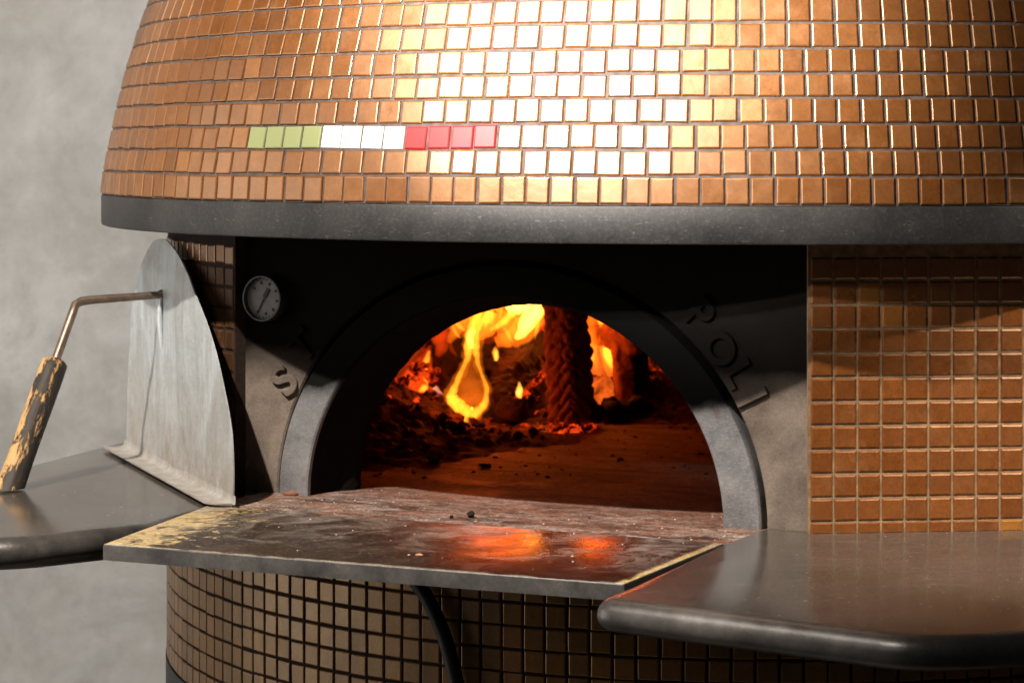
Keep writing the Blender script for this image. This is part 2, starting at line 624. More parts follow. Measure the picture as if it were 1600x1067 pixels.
def mat_shelf():
    t = NT('oiled_black_steel')
    v = t.world()
    n = t.noise(v, 7, 6, 0.6)
    fine = t.noise(v, 420, 3, 0.6)
    c = t.mix(t.ramp(n, (0.3, 0.0), (0.7, 1.0)), (0.040, 0.034, 0.029), (0.068, 0.057, 0.049))
    c = t.mix(t.ramp(fine, (0.52, 0.0), (0.74, 0.4)), c, (0.22, 0.195, 0.17))
    scr = t.noise(t.world((4, 30, 4)), 3, 6, 0.75, 0.6)
    c = t.mix(t.ramp(scr, (0.56, 0.0), (0.7, 0.25)), c, (0.24, 0.22, 0.2))
    dust = t.ramp(t.noise(v, 150, 2), (0.70, 0.0), (0.74, 0.5))
    c = t.mix(dust, c, (0.4, 0.36, 0.32))
    c = t.grain(c, 0.16, 520)
    return t.p(c, t.math('MULTIPLY_ADD', n, 0.14, 0.10), 0.08, t.bump(t.math('ADD', t.math('MULTIPLY', fine, 0.4), n), 0.08, 0.0012), 0.4)


M_SHELF = mat_shelf()


def mat_rim():
    t = NT('hand_worn_steel_rim')
    v = t.world()
    n = t.noise(v, 22, 6, 0.65)
    c = t.mix(t.ramp(n, (0.35, 0.0), (0.7, 1.0)), (0.055, 0.05, 0.047), (0.13, 0.122, 0.115))
    c = t.grain(c, 0.15, 500)
    return t.p(c, t.math('MULTIPLY_ADD', n, 0.22, 0.22), 0.45, t.bump(t.noise(v, 300, 3), 0.12, 0.001), 0.7)


M_RIM = mat_rim()


def mat_wall():
    t = NT('polished_grey_plaster')
    v = t.world()
    a = t.noise(v, 2.6, 9, 0.66, 0.5)
    b = t.noise(t.world((1, 1, 0.6)), 11, 8, 0.68, 0.7)
    c = t.mix(t.ramp(a, (0.36, 0.0), (0.64, 1.0)), (0.30, 0.285, 0.262), (0.56, 0.545, 0.515))
    c = t.mix(t.ramp(t.noise(v, 7, 9, 0.7, 0.4), (0.44, 0.0), (0.60, 0.55)), c, (0.33, 0.305, 0.27))
    c = t.mix(t.ramp(b, (0.48, 0.0), (0.70, 0.45)), c, (0.60, 0.58, 0.55))
    c = t.mix(t.ramp(t.noise(v, 3.2, 5, 0.6, 0.5), (0.46, 0.0), (0.66, 0.6)), c, (0.34, 0.305, 0.265))
    c = t.mix(t.ramp(t.noise(v, 46, 2), (0.74, 0.0), (0.78, 0.6)), c, (0.2, 0.18, 0.16))
    g = t.noise(v, 220, 3)
    c = t.mix(t.math('MULTIPLY', g, 0.25), c, (0.28, 0.26, 0.24))
    c = t.grain(c, 0.05, 220)
    return t.p(c, 0.62, 0.0, t.bump(t.math('ADD', b, t.math('MULTIPLY', g, 0.25)), 0.18, 0.003), 0.35)


M_WALL = mat_wall()


def mat_door():
    t = NT('galvanised_sheet')
    v = t.world()
    x, y, z = sepz(t, v)
    streak = t.noise(t.world((26, 26, 2.2)), 3.2, 6, 0.65, 0.4)
    blot = t.noise(v, 9, 6, 0.65, 0.8)
    c = t.mix(t.ramp(streak, (0.3, 0.0), (0.68, 1.0)), (0.44, 0.48, 0.50), (0.62, 0.67, 0.70))
    c = t.mix(t.ramp(blot, (0.44, 0.0), (0.66, 0.6)), c, (0.30, 0.285, 0.255))
    # dark drips and nicks
    nick = t.noise(t.world((110, 110, 30)), 2.1, 3, 0.55, 0.3)
    c = t.mix(t.ramp(nick, (0.67, 0.0), (0.72, 0.8)), c, (0.13, 0.12, 0.11))
    # baked-on brown grease along the foot
    zz = t.math('ADD', z, t.math('MULTIPLY', t.noise(v, 11, 5, 0.6), -0.13))
    r = t.add('ShaderNodeMapRange')
    t.l.new(zz, r.inputs[0])
    for k, val in ((1, 0.935), (2, 1.075), (3, 0.92), (4, 0.0)):
        r.inputs[k].default_value = val
    g = t.math('MULTIPLY', r.outputs[0], t.ramp(t.noise(v, 40, 8, 0.75), (0.2, 0.35), (0.7, 1.0)))
    c = t.mix(g, c, (0.165, 0.115, 0.068))
    c = t.grain(c, 0.10, 300)
    rough = t.math('ADD', t.math('MULTIPLY_ADD', streak, 0.16, 0.34), t.math('MULTIPLY', g, 0.25))
    metal = t.math('SUBTRACT', 0.45, t.math('MULTIPLY', g, 0.6), clamp=True)
    return t.p(c, rough, metal, t.bump(t.noise(v, 30, 5), 0.06, 0.001))


M_DOOR = mat_door()


def mat_simple(name, col, rough, metal=0.0, scale=60, bump=0.2, var=0.5, spec=0.5):
    t = NT(name)
    n = t.noise(t.world(), scale, 5, 0.65)
    c = t.mix(t.ramp(n, (0.3, 0.0), (0.7, 1.0)), tuple(k * (1 - var) for k in col), col)
    return t.p(c, rough, metal, t.bump(n, bump, 0.0015), spec)


M_ROD = mat_simple('rusty_rod', (0.30, 0.22, 0.17), 0.38, 0.75, 70)


def mat_grip():
    t = NT('charred_wood_grip')
    v = t.coord((1, 1, 1))
    n = t.noise(t.coord((34, 34, 11)), 1.7, 10, 0.78, 0.5)
    wood = t.mix(t.noise(t.coord((90, 90, 5)), 3, 4), (0.42, 0.22, 0.06), (0.56, 0.36, 0.17))
    char = t.mix(t.noise(v, 80, 4), (0.010, 0.008, 0.006), (0.045, 0.032, 0.024))
    gx = sepz(t, v)[0]
    m = t.ramp(t.math('ADD', n, t.math('MULTIPLY', gx, 5.5)), (0.50, 0.0), (0.535, 1.0))
    c = t.mix(m, wood, char)
    return t.p(c, 0.6, 0.0, t.bump(t.math('SUBTRACT', t.noise(t.coord((90, 90, 6)), 3, 4), t.math('MULTIPLY', m, 0.8)), 0.6, 0.0015), 0.35)


M_GRIP = mat_grip()
M_CABLE = mat_simple('black_rubber', (0.012, 0.011, 0.011), 0.55, 0, 80)
M_BEZEL = mat_simple('gauge_bezel', (0.11, 0.11, 0.11), 0.42, 0.7, 60)
M_DIAL = mat_simple('shaded_dial', (0.26, 0.245, 0.25), 0.5, 0, 90, 0.05, 0.35)  # grey face, its colour darkened for the shadow it stands in
M_MARK = mat_simple('dial_print', (0.02, 0.016, 0.016), 0.6, 0, 90, 0.0)
M_MARKR = mat_simple('dial_needle_tail', (0.07, 0.025, 0.02), 0.6, 0, 90, 0.0)
M_SKIRT = mat_simple('dark_skirting', (0.045, 0.047, 0.045), 0.6, 0.1, 20)
M_ASH = mat_simple('ash', (0.105, 0.060, 0.038), 0.95, 0, 90, 0.9, 0.8, 0.1)
M_CINDER = mat_simple('cinder', (0.10, 0.055, 0.035), 0.9, 0, 30, 0.9, 0.85, 0.1)
M_CHAR = mat_simple('charcoal', (0.035, 0.022, 0.016), 0.85, 0, 60, 0.7, 0.7, 0.2)
M_ALLI = mat_simple('alligator_char', (0.25, 0.13, 0.085), 0.9, 0, 60, 0.5, 0.55, 0.15)
M_WOOD = mat_simple('burning_wood', (0.45, 0.17, 0.06), 0.9, 0, 40, 0.6, 0.6, 0.15)
M_PEBBLE = mat_simple('grey_grit', (0.27, 0.23, 0.20), 0.85, 0, 60, 0.5)
M_CRUST = mat_simple('orange_crust', (0.62, 0.30, 0.14), 0.8, 0, 90, 0.6)
M_FLOORMAT = mat_simple('room_floor', (0.16, 0.14, 0.12), 0.6, 0, 3)
M_TERRA = mat_simple('terracotta_chip', (0.24, 0.10, 0.06), 0.9, 0, 60)


def mat_ember(name, strength, lo=0.5, hi=0.66, col=(1.0, 0.085, 0.01), scale=34):
    t = NT(name)
    v = t.world()
    n = t.noise(v, scale, 4, 0.65, 0.8)
    t.p(t.mix(n, (0.02, 0.01, 0.008), (0.10, 0.04, 0.02)), 0.95, 0.0, t.bump(n, 0.8, 0.004), 0.1)
    m = t.ramp(n, (lo, 0.0), (hi, 1.0))
    t.set(t.b.inputs['Emission Color'], t.mix(t.ramp(n, (lo, 0.0), (0.85, 1.0)), col, (1.0, 0.16, 0.015)))
    t.set(t.b.inputs['Emission Strength'], t.math('MULTIPLY', m, strength))
    return t.m


M_EMBER = mat_ember('glowing_embers', 1.3)
M_EMBER_HOT = mat_ember('hot_embers', 1.1, 0.46, 0.62, (1.0, 0.020, 0.0025), 60)
M_BRICK_GLOW = mat_ember('glowing_wood', 1.0, 0.30, 0.55, (1.0, 0.12, 0.010), 24)


def mat_flame(name, col, vol, surf, fac):
    t = NT(name)
    t.n.remove(t.b)
    em = t.add('ShaderNodeEmission')
    tr = t.add('ShaderNodeBsdfTransparent')
    mx = t.add('ShaderNodeMixShader')
    n = t.noise(t.world((18, 18, 5)), 1.6, 4, 0.55, 1.0)
    em.inputs[0].default_value = (*col, 1)
    em.inputs[1].default_value = surf
    t.set(mx.inputs[0], t.ramp(n, (0.3, fac * 0.2), (0.7, fac)))
    t.l.new(tr.outputs[0], mx.inputs[1])
    t.l.new(em.outputs[0], mx.inputs[2])
    t.l.new(mx.outputs[0], t.out.inputs['Surface'])
    ve = t.add('ShaderNodeEmission')
    ve.inputs[0].default_value = (*col, 1)
    ve.inputs[1].default_value = vol
    t.l.new(ve.outputs[0], t.out.inputs['Volume'])
    return t.m


FL_BODY = mat_flame('flame_orange', (1.0, 0.165, 0.007), 95, 1.3, 0.05)
FL_RED = mat_flame('flame_red', (1.0, 0.06, 0.004), 45, 0.9, 0.05)
FL_RIM = mat_flame('flame_yellow', (1.0, 0.30, 0.016), 290, 1.6, 0.06)
FL_HOT = mat_flame('flame_bright', (1.0, 0.46, 0.06), 380, 1.8, 0.06)
FL_VEIL = mat_flame('flame_veil', (1.0, 0.17, 0.008), 24, 0.6, 0.04)
FL_BACK = mat_flame('flame_dim', (1.0, 0.075, 0.004), 24, 0.6, 0.03)
FL_GLOW = mat_flame('flame_glow', (1.0, 0.2, 0.008), 42, 0.8, 0.03)
FL_BLUE = mat_flame('flame_blue', (0.35, 0.12, 0.75), 30, 0.35, 0.2)

# ------------------------------------------------------------------ setting
bm = bmesh.new()
grid_surface(bm, [[(-6, 1.25, z), (6, 1.25, z)] for z in (-0.02, 4.2)])
wall = tag(obj('wall', bm, M_WALL), None, kind='structure')
bm = bmesh.new()
grid_surface(bm, [[(-6, y, 0), (6, y, 0)] for y in (-7.5, 1.25)])
tag(obj('floor', bm, M_FLOORMAT), None, kind='structure')

# ------------------------------------------------------------------ the oven
oven = thing('pizza_oven', 'round pizza oven clad in copper mosaic with a fire burning in its arched mouth', 'pizza oven')

R_NECK = 0.789
R_BAND = 0.8718
Z_BAND0, Z_BAND1 = 1.302, 1.3413
ROWZ = [1.3413, 1.3709, 1.3978, 1.4242, 1.4506, 1.4754, 1.5011, 1.5277, 1.5534, 1.5805]
ROWR = [0.8713, 0.8686, 0.8629, 0.8573, 0.8524, 0.8462, 0.8403, 0.8322, 0.8241, 0.8143]
# go on above the frame up to the crown
slope = math.atan2(ROWR[-2] - ROWR[-1], ROWZ[-1] - ROWZ[-2])
while ROWR[-1] > 0.12:
    slope = min(slope + rad(2.35), rad(86))
    ROWZ.append(ROWZ[-1] + 0.0272 * math.cos(slope))
    ROWR.append(ROWR[-1] - 0.0272 * math.sin(slope))

# mortar shell of the dome
bm = bmesh.new()
rows = [[pol(R - 0.0006, 2 * PI * k / 180, z) for k in range(180)] for R, z in zip(ROWR, ROWZ)]
vs = grid_surface(bm, rows, closed=True)
bm.faces.new(vs[-1])
dome = obj('dome', bm, M_GROUT, oven, 60)

# steel band under the dome
bm = bmesh.new()
prof = [(0.70, Z_BAND0 + 0.002), (R_BAND - 0.003, Z_BAND0), (R_BAND - 0.0008, Z_BAND0 + 0.0008), (R_BAND, Z_BAND0 + 0.003), (R_BAND, Z_BAND1 - 0.003),
        (R_BAND - 0.001, Z_BAND1 - 0.0008), (R_BAND - 0.003, Z_BAND1), (0.70, Z_BAND1 - 0.001)]
grid_surface(bm, [[pol(R, 2 * PI * k / 240, z) for k in range(240)] for R, z in prof], closed=True)
obj('steel_band', bm, M_BAND, oven, 40)


# ---- tiles
def tile_geo(wd, hg, d=0.004, b=0.0016):
    """flat mosaic tile with softened arrises, lying in local xz, face towards -y"""
    lv = [(0.0, 0.0), (0.0, d - b), (b * 0.35, d - b * 0.32), (b, d)]
    V, F = [], []
    for ins, dep in lv:
        x, z = wd / 2 - ins, hg / 2 - ins
        V += [(-x, -dep, -z), (x, -dep, -z), (x, -dep, z), (-x, -dep, z)]
    for a in range(3):
        for i in range(4):
            j = (i + 1) % 4
            F.append((a * 4 + i, a * 4 + j, a * 4 + 4 + j, a * 4 + 4 + i))
    F.append((12, 13, 14, 15))
    return V, F


def tile_mesh(name, wd, hg, mat, d=0.004, b=0.0016):
    V, F = tile_geo(wd, hg, d, b)
    me = bpy.data.meshes.new(name)
    me.from_pydata(V, [], F)
    me.materials.append(mat)
    return me


def tile_matrix(ph, R0, z0, R1, z1, sx=1.0, sz=1.0, jit=0.006, deep=0.0028):
    """frame of a tile on a cone strip between two rows"""
    up = pol(R1, ph, z1) - pol(R0, ph, z0)
    c = (pol(R1, ph, z1) + pol(R0, ph, z0)) / 2
    up.normalize()
    tx = Vector((math.cos(ph), math.sin(ph), 0))
    out = tx.cross(up).normalized()
    m = Matrix((tx, -out, up)).transposed()
    j = Matrix.Rotation(random.gauss(0, jit), 3, 'X') @ Matrix.Rotation(random.gauss(0, jit), 3, 'Z') @ Matrix.Rotation(random.gauss(0, 0.008), 3, 'Y')
    m = m @ j
    m = m.to_4x4()
    m.translation = c - out * deep + tx * random.gauss(0, 0.0004) + up * random.gauss(0, 0.0004)
    return m @ Matrix.Diagonal((sx, 1, sz, 1))


def flat_matrix(p, q, z0, z1, sx, sz, jit=0.006, deep=0.0032):
    tx = (q - p).normalized()
    up = Vector((0, 0, 1))
    out = tx.cross(up).normalized()
    m = Matrix((tx, -out, up)).transposed()
    m = m @ Matrix.Rotation(random.gauss(0, jit), 3, 'X') @ Matrix.Rotation(random.gauss(0, jit), 3, 'Z') @ Matrix.Rotation(random.gauss(0, 0.006), 3, 'Y')
    m = m.to_4x4()
    m.translation = (p + q) / 2 + Vector((0, 0, (z0 + z1) / 2)) - out * deep
    return m @ Matrix.Diagonal((sx, 1, sz, 1))


def pixel_area(ph, R, z, wd, hg):
    """width x height of a tile in the photograph, 0 when it cannot be seen"""
    P = pol(R, ph, z)
    v = CAM - P
    nrm = pol(1, ph)
    v.z = 0
    c = v.normalized().dot(nrm)
    x, y = px(P)
    if c < 0.03 or x < 4 or x > 1596 or y < 3 or y > 1064:
        return 0.0
    s = FPX / (P.y - CAM.y)
    return wd * s * c * hg * s


def build_tiles(name, field_label, cells, base_mesh, mats, parent, geo, limit=300):
    """cells: (matrix, area, mesh or None, label) -> single tiles for those that show largest, the rest joined"""
    order = sorted(range(len(cells)), key=lambda i: -cells[i][1])
    single = set(i for i in order[:limit] if cells[i][1] > 0)
    V, F = [], []
    gv, gf = geo
    for i, (m, a, me, lab) in enumerate(cells):
        if i in single:
            o = bpy.data.objects.new(name, me or base_mesh)
            COL.objects.link(o)
            o.parent = parent
            o.matrix_local = m
            if lab:
                o['label'] = lab
        else:
            k = len(V)
            V += [tuple(m @ Vector(p)) for p in gv]
            F += [tuple(q + k for q in f) for f in gf]
    if V:
        me = bpy.data.meshes.new(name + '_field')
        me.from_pydata(V, [], F)
        o = link(name + '_field', me, mats, parent)
        o['kind'] = 'stuff'
    return len(single)


# dome: courses march away from a joint read off the photograph
def joint_phi(x, R):
    d = Vector(((x - PCX) / FPX, 1.0))
    a = d.x * d.x + 1
    b = 2 * (CAM.x * d.x + CAM.y)
    c = CAM.x ** 2 + CAM.y ** 2 - R * R
    s = (-b - math.sqrt(b * b - 4 * a * c)) / (2 * a)
    return math.atan2(CAM.x + d.x * s, -(CAM.y + s))


def pitch(ph):
    p = deg(ph)
    if p > 16 or p < -80:
        return rad(1.75 if p > 60 else (1.5 if p > 0 else 1.85))
    return rad(2.0 - 0.0076 * (p + 50))


ANCH = [1015, 1011, 1007.5, 1037.5, 1026, 1025, 1036, 1036, 1037.5, 1020]
TH_, TW_ = 0.0238, 0.0247
dome_geo = tile_geo(TW_, TH_)
dome_mesh = tile_mesh('mosaic_tile', TW_, TH_, M_TILE)
flag_mesh = {c: tile_mesh(c + '_tile', TW_, TH_, m) for c, m in (('green', M_GREEN), ('white', M_WHITE), ('red', M_RED))}
cells = []
for r in range(len(ROWZ) - 1):
    R0, z0, R1, z1 = ROWR[r], ROWZ[r], ROWR[r + 1], ROWZ[r + 1]
    Rm, zm = (R0 + R1) / 2, (z0 + z1) / 2
    k0 = ROWR[0] / Rm
    L = math.hypot(R1 - R0, z1 - z0)
    a0 = joint_phi(ANCH[r], Rm) if r < len(ANCH) else random.uniform(-0.1, 0.1)
    spans = []
    ph = a0
    i = 0
    while ph < a0 + PI:
        d = pitch(ph) * k0
        spans.append((ph, min(d, a0 + PI - ph + 0.002), i))
        ph += d
        i += 1
    ph = a0
    i = -1
    while ph > a0 - PI:
        d = pitch(ph) * k0
        spans.append((ph - d, d, i))
        ph -= d
        i -= 1
    for s, d, i in spans:
        c = s + d / 2
        me, lab = None, None
        if r == 2:
            for nm, lo in (('green', -18), ('white', -14), ('red', -10)):
                if lo <= i < lo + 4:
                    me, lab = flag_mesh[nm], nm + ' ceramic tile'
        wd = 2 * Rm * math.tan(d / 2)
        m = tile_matrix(c, R0, z0, R1, z1, max(0.3, (wd - 0.0023) / TW_), (L - 0.0025) / TH_, 0.011)
        ar = pixel_area(c, Rm, zm, wd, L)
        if lab:
            ar += 1e4
        cells.append((m, ar, me, lab))
nd = build_tiles('dome_tile', None, cells, dome_mesh, M_TILE_I, dome, dome_geo)

# ---- neck between the band and the shelf, open at the mouth
A0, A1 = PH0 - rad(27.25), PH0 + rad(27.25)


def arc(a, b, n):
    return [a + (b - a) * k / n for k in range(n + 1)]


PHW, DW = rad(6.0), 0.7864                         # the wall right of the mouth runs nearly flat for a stretch


def r_neck(ph):
    ph = (ph + PI) % (2 * PI) - PI
    if A1 - 0.001 <= ph <= rad(19):
        return DW / math.cos(ph - PHW)
    if ph > rad(19):
        return DW / math.cos(rad(13)) - min(1, (ph - rad(19)) / rad(60)) * 0.018
    return R_NECK


bm = bmesh.new()
angs = arc(A1, rad(60), 60) + arc(rad(63), A0 + 2 * PI, 130)
grid_surface(bm, [[pol(r_neck(a) - 0.0017, a, z) for a in angs] for z in (0.985, 1.303)])
# returns of the wall beside the mouth
for a in (A0, A1):
    e = pol(R_NECK - 0.0017, a)
    f = pol(0.74, a)
    v = [bm.verts.new((p.x, p.y, z)) for p, z in ((e, 0.985), (f, 0.985), (f, 1.303), (e, 1.303))]
    f_ = bm.faces.new(v)
    f_.material_index = 1 if a == A0 else 0  # left return and wall darker: door's shade and soot put into the grout
for f_ in bm.faces:
    if all(math.atan2(v.co.x, -v.co.y) < A0 + 0.01 and v.co.y < 0.1 for v in f_.verts):
        f_.material_index = 1
neck = obj('neck', bm, [M_GROUT_G, M_GROUT_D], oven, 60)

PITCH = 0.02506
NW, NH = 0.0228, 0.0226
neck_geo = tile_geo(NW, NH, 0.0042, 0.0021)
shade_soot_mesh = tile_mesh('shaded_sooty_mosaic_tile', NW, NH, M_NECK_S, 0.0042, 0.0021)
neck_mesh = tile_mesh('neck_mosaic_tile', NW, NH, M_NECK, 0.0042, 0.0021)
cells = []
for r in range(12):
    z0 = 1.011 + (r - 1) * PITCH
    z1 = z0 + PITCH
    if z0 < 0.99:
        z0 = 0.998
    zt = min(z1, 1.3015)
    # to the right of the mouth
    a = A1 + rad(0.12)
    while a < PI * 0.80:
        d = 0.02513 / r_neck(a)
        p, q = pol(r_neck(a) - 0.0012, a), pol(r_neck(a + d) - 0.0012, a + d)
        m = flat_matrix(p, q, z0, zt, ((q - p).length - 0.0019) / NW, (zt - z0 - 0.0019) / NH)
        cells.append((m, pixel_area(a + d / 2, R_NECK, (z0 + zt) / 2, 0.025, zt - z0), None, None))
        a += d
    a = A0 - rad(0.15)
    shade_soot = z0 < 1.25
    while a > -PI * 1.2:
        d = rad(1.815)
        c = a - d / 2
        m = tile_matrix(c, R_NECK - 0.0012, z0, R_NECK - 0.0012, zt, (R_NECK * d - 0.0027) / NW, (zt - z0 - 0.0027) / NH, 0.006, 0.0032)
        cells.append((m, pixel_area(c, R_NECK, (z0 + zt) / 2, R_NECK * d, zt - z0) * (0.2 if z0 < 1.2 else 1), shade_soot_mesh if shade_soot else None, None))
        a -= d
nn = build_tiles('neck_tile', None, cells, neck_mesh, M_NECK_I, neck, neck_geo)

# ---- base drum
bm = bmesh.new()
grid_surface(bm, [[pol(R_NECK - 0.0022, 2 * PI * k / 180, z) for k in range(180)] for z in (0.10, 0.985)], closed=True)
base = obj('base_drum', bm, M_GROUT_D, oven, 60)
bm = bmesh.new()
grid_surface(bm, [[pol(R, 2 * PI * k / 180, z) for k in range(180)] for R, z in ((0.76, 0.0), (R_NECK + 0.001, 0.0), (R_NECK + 0.001, 0.7435), (0.78, 0.7435))], closed=True)
obj('skirting', bm, M_SKIRT, oven, 40)
BW, BH = 0.0222, 0.0220
base_geo = tile_geo(BW, BH, 0.0042, 0.0014)
base_mesh = tile_mesh('base_mosaic_tile', BW, BH, M_BASE, 0.0042, 0.0014)
cells = []
ZB0, PB = 0.7444, 0.02478
for r in range(9):
    z0 = ZB0 + r * PB
    z1 = z0 + PB
    for k in range(198):
        d = 2 * PI / 198
        c = rad(-0.81) + (k + 0.5) * d
        m = tile_matrix(c, R_NECK - 0.0012, z0, R_NECK - 0.0012, z1, (R_NECK * d - 0.0024) / BW, (PB - 0.0024) / BH, 0.005, 0.0032)
        cells.append((m, pixel_area(c, R_NECK, (z0 + z1) / 2, R_NECK * d, PB), None, None))
nb = build_tiles('base_tile', None, cells, base_mesh, M_BASE_I, base, base_geo)

# ---- stone front with the arched hole
N_F = 0.688
ZF = 0.998


def arch(hw, h, k, n=48, p=2.0):
    a = PI * k / n
    c, s = math.cos(a), math.sin(a)
    return (hw * math.copysign(abs(c) ** (2 / p), c), h * abs(s) ** (2 / p))


def facade_edge(t, z):
    """where the ray from the arch centre through (t, z) leaves the stone"""
    lim = []
    if t > 1e-6:
        lim.append(0.357 / t)
    if t < -1e-6:
        lim.append(-0.361 / t)
    if z > 1e-6:
        lim.append(0.304 / z)
    k = min(lim)
    return t * k, z * k


bm = bmesh.new()
NA = 96
rows = []
for n_, rng_ in ((N_F - 0.05, (0.309, 0.278)), (N_F - 0.002, (0.309, 0.278)), (N_F, (0.311, 0.280))):
    rows.append([nt(n_, *(lambda q: (q[0], ZF + q[1]))(arch(*rng_, k, NA))) for k in range(NA + 1)])
rows.append([nt(N_F, *(lambda q: (q[0], ZF + q[1]))(facade_edge(*arch(0.309, 0.278, k, NA)))) for k in range(NA + 1)])
grid_surface(bm, rows)
facade = obj('stone_front', bm, M_FACADE, oven, 40)

# iron arch round the mouth
bm = bmesh.new()
prof = [((0.304, 0.272), N_F - 0.05), ((0.304, 0.272), N_F + 0.003), ((0.3025, 0.2705), N_F + 0.006), ((0.2645, 0.2395), N_F + 0.009), ((0.2625, 0.238), N_F + 0.0075), ((0.2618, 0.2372), N_F + 0.003)]
grid_surface(bm, [[nt(n_, *(lambda q: (q[0], ZF + q[1]))(arch(*hh, k, NA))) for k in range(NA + 1)] for hh, n_ in prof])
obj('iron_arch', bm, M_ARCH, oven, 40)

# throat of the mouth and inner lip
bm = bmesh.new()


def rag(k):
    return 1 + 0.006 * noise.noise(Vector((k * 0.55, 3.3, 0))) + 0.005 * noise.noise(Vector((k * 1.7, 8.3, 0)))


thr = []
for (hw, h), n_, ragged in (((0.2616, 0.237), N_F + 0.003, 0), ((0.259, 0.236), N_F - 0.03, 0), ((0.252, 0.232), 0.645, 0), ((0.240, 0.2245), 0.632, 1), ((0.240, 0.2245), 0.618, 1), ((0.250, 0.235), 0.612, 0), ((0.40, 0.40), 0.608, 0)):
    thr.append([nt(n_, *(lambda q: (q[0] * (rag(k) if ragged else 1), ZF + q[1] * (rag(k) if ragged else 1)))(arch(hw, h, k, NA))) for k in range(NA + 1)])
grid_surface(bm, thr)
obj('mouth_throat', bm, M_SOOT, oven, 50)

# baking chamber
bm = bmesh.new()
R_IN = 0.665
prof = [(R_IN, 0.99), (R_IN, 1.06), (R_IN, 1.13)] + [(R_IN * math.cos(a), 1.13 + 0.34 * math.sin(a)) for a in arc(0.12, PI / 2 - 0.03, 12)]
rows = []
for R, z in prof:
    rows.append([pol(R, 2 * PI * k / 120 + PH0, z) for k in range(120)])
vs = [[bm.verts.new(p) for p in r] for r in rows]
for a in range(len(vs) - 1):
    for i in range(120):
        j = (i + 1) % 120
        dd = min(i + 0.5, 119.5 - i) * 3
        if dd < 25 and prof[a][1] < 1.30:
            continue
        bm.faces.new((vs[a][i], vs[a][j], vs[a + 1][j], vs[a + 1][i]))
bm.faces.new(vs[-1])
obj('chamber_vault', bm, M_VAULT, oven, 60)

# hearth: chamber floor and the threshold in front of it
bm = bmesh.new()
pts = [pol(0.70, PH0 + a) for a in arc(rad(27), rad(333), 60)]
pts += [nt(0.66, -0.33), nt(0.812, -0.325), nt(0.800, 0.312), nt(0.66, 0.312)]
f = bm.faces.new([bm.verts.new((p.x, p.y, 0.9985)) for p in pts])
hearth = obj('hearth', bm, M_HEARTH, oven)

# ---- steel sill in front of the mouth
bm = bmesh.new()
quad = [nt(1.076, -0.254), nt(1.045, 0.318), nt(0.797, 0.308), nt(0.810, -0.318)]
lo, hi, side, top, bot = prism(bm, [(p.x, p.y) for p in quad], 0.984, 1.0)
bmesh.ops.recalc_face_normals(bm, faces=bm.faces[:])
edges = [e for e in bm.edges if all(v in hi for v in e.verts)]
edges += [e for e in bm.edges if e not in edges and any(v in (hi[0], hi[1]) for v in e.verts) and abs(e.verts[0].co.z - e.verts[1].co.z) > 0.01]
bmesh.ops.bevel(bm, geom=edges, offset=0.0022, segments=3, profile=0.6, affect='EDGES')
for f in bm.faces:
    f.material_index = 0 if f.normal.z > 0.93 else 1
sill = obj('steel_sill', bm, [M_SLAB, M_SLABEDGE], oven, 30)

# yellow bead of the right rim of the sill


def round_corner(pts, radii, n=8):
    out = []
    m = len(pts)
    for i, (p, r) in enumerate(zip(pts, radii)):
        p = Vector(p[:2])
        if r <= 0:
            out.append(p)
            continue
        a = (Vector(pts[i - 1][:2]) - p)
        b = (Vector(pts[(i + 1) % m][:2]) - p)
        r = min(r, a.length * 0.49, b.length * 0.49)
        q0, q1 = p + a.normalized() * r, p + b.normalized() * r
        for k in range(n + 1):
            t = k / n
            out.append(q0 * (1 - t) ** 2 + p * 2 * t * (1 - t) + q1 * t * t)
    return out


def shelf(name, outline, zt, th, rr, inner):
    """plate with a bull-nosed edge: stacked copies of the outline drawn in round the rim"""
    m = len(outline)
    P = [Vector(p) for p in outline]
    wgt = [0.06 if i >= m - inner else 1.0 for i in range(m)]
    area = sum(P[i].x * P[(i + 1) % m].y - P[(i + 1) % m].x * P[i].y for i in range(m))
    if area < 0:
        P.reverse()
        wgt.reverse()
    nr = []
    for i in range(m):
        d = (P[(i + 1) % m] - P[i - 1]).normalized()
        nr.append(Vector((d.y, -d.x)))
    bm = bmesh.new()
    rows = []
    h = th / 2
    ns = 12
    for k in range(ns + 1):
        a = PI / 2 - PI * k / ns
        ins = rr * (1 - math.cos(a))
        z = zt - h + h * math.sin(a)
        rows.append([(p.x - q.x * ins * g, p.y - q.y * ins * g, z) for p, q, g in zip(P, nr, wgt)])
    vs = grid_surface(bm, rows, closed=True)
    bm.faces.new(vs[0][::-1])
    bm.faces.new(vs[-1])
    for f in bm.faces:
        f.material_index = 1
    bm.faces.ensure_lookup_table()
    bm.faces[-2].material_index = 0
    return obj(name, bm, [M_SHELF, M_RIM], oven, 50)


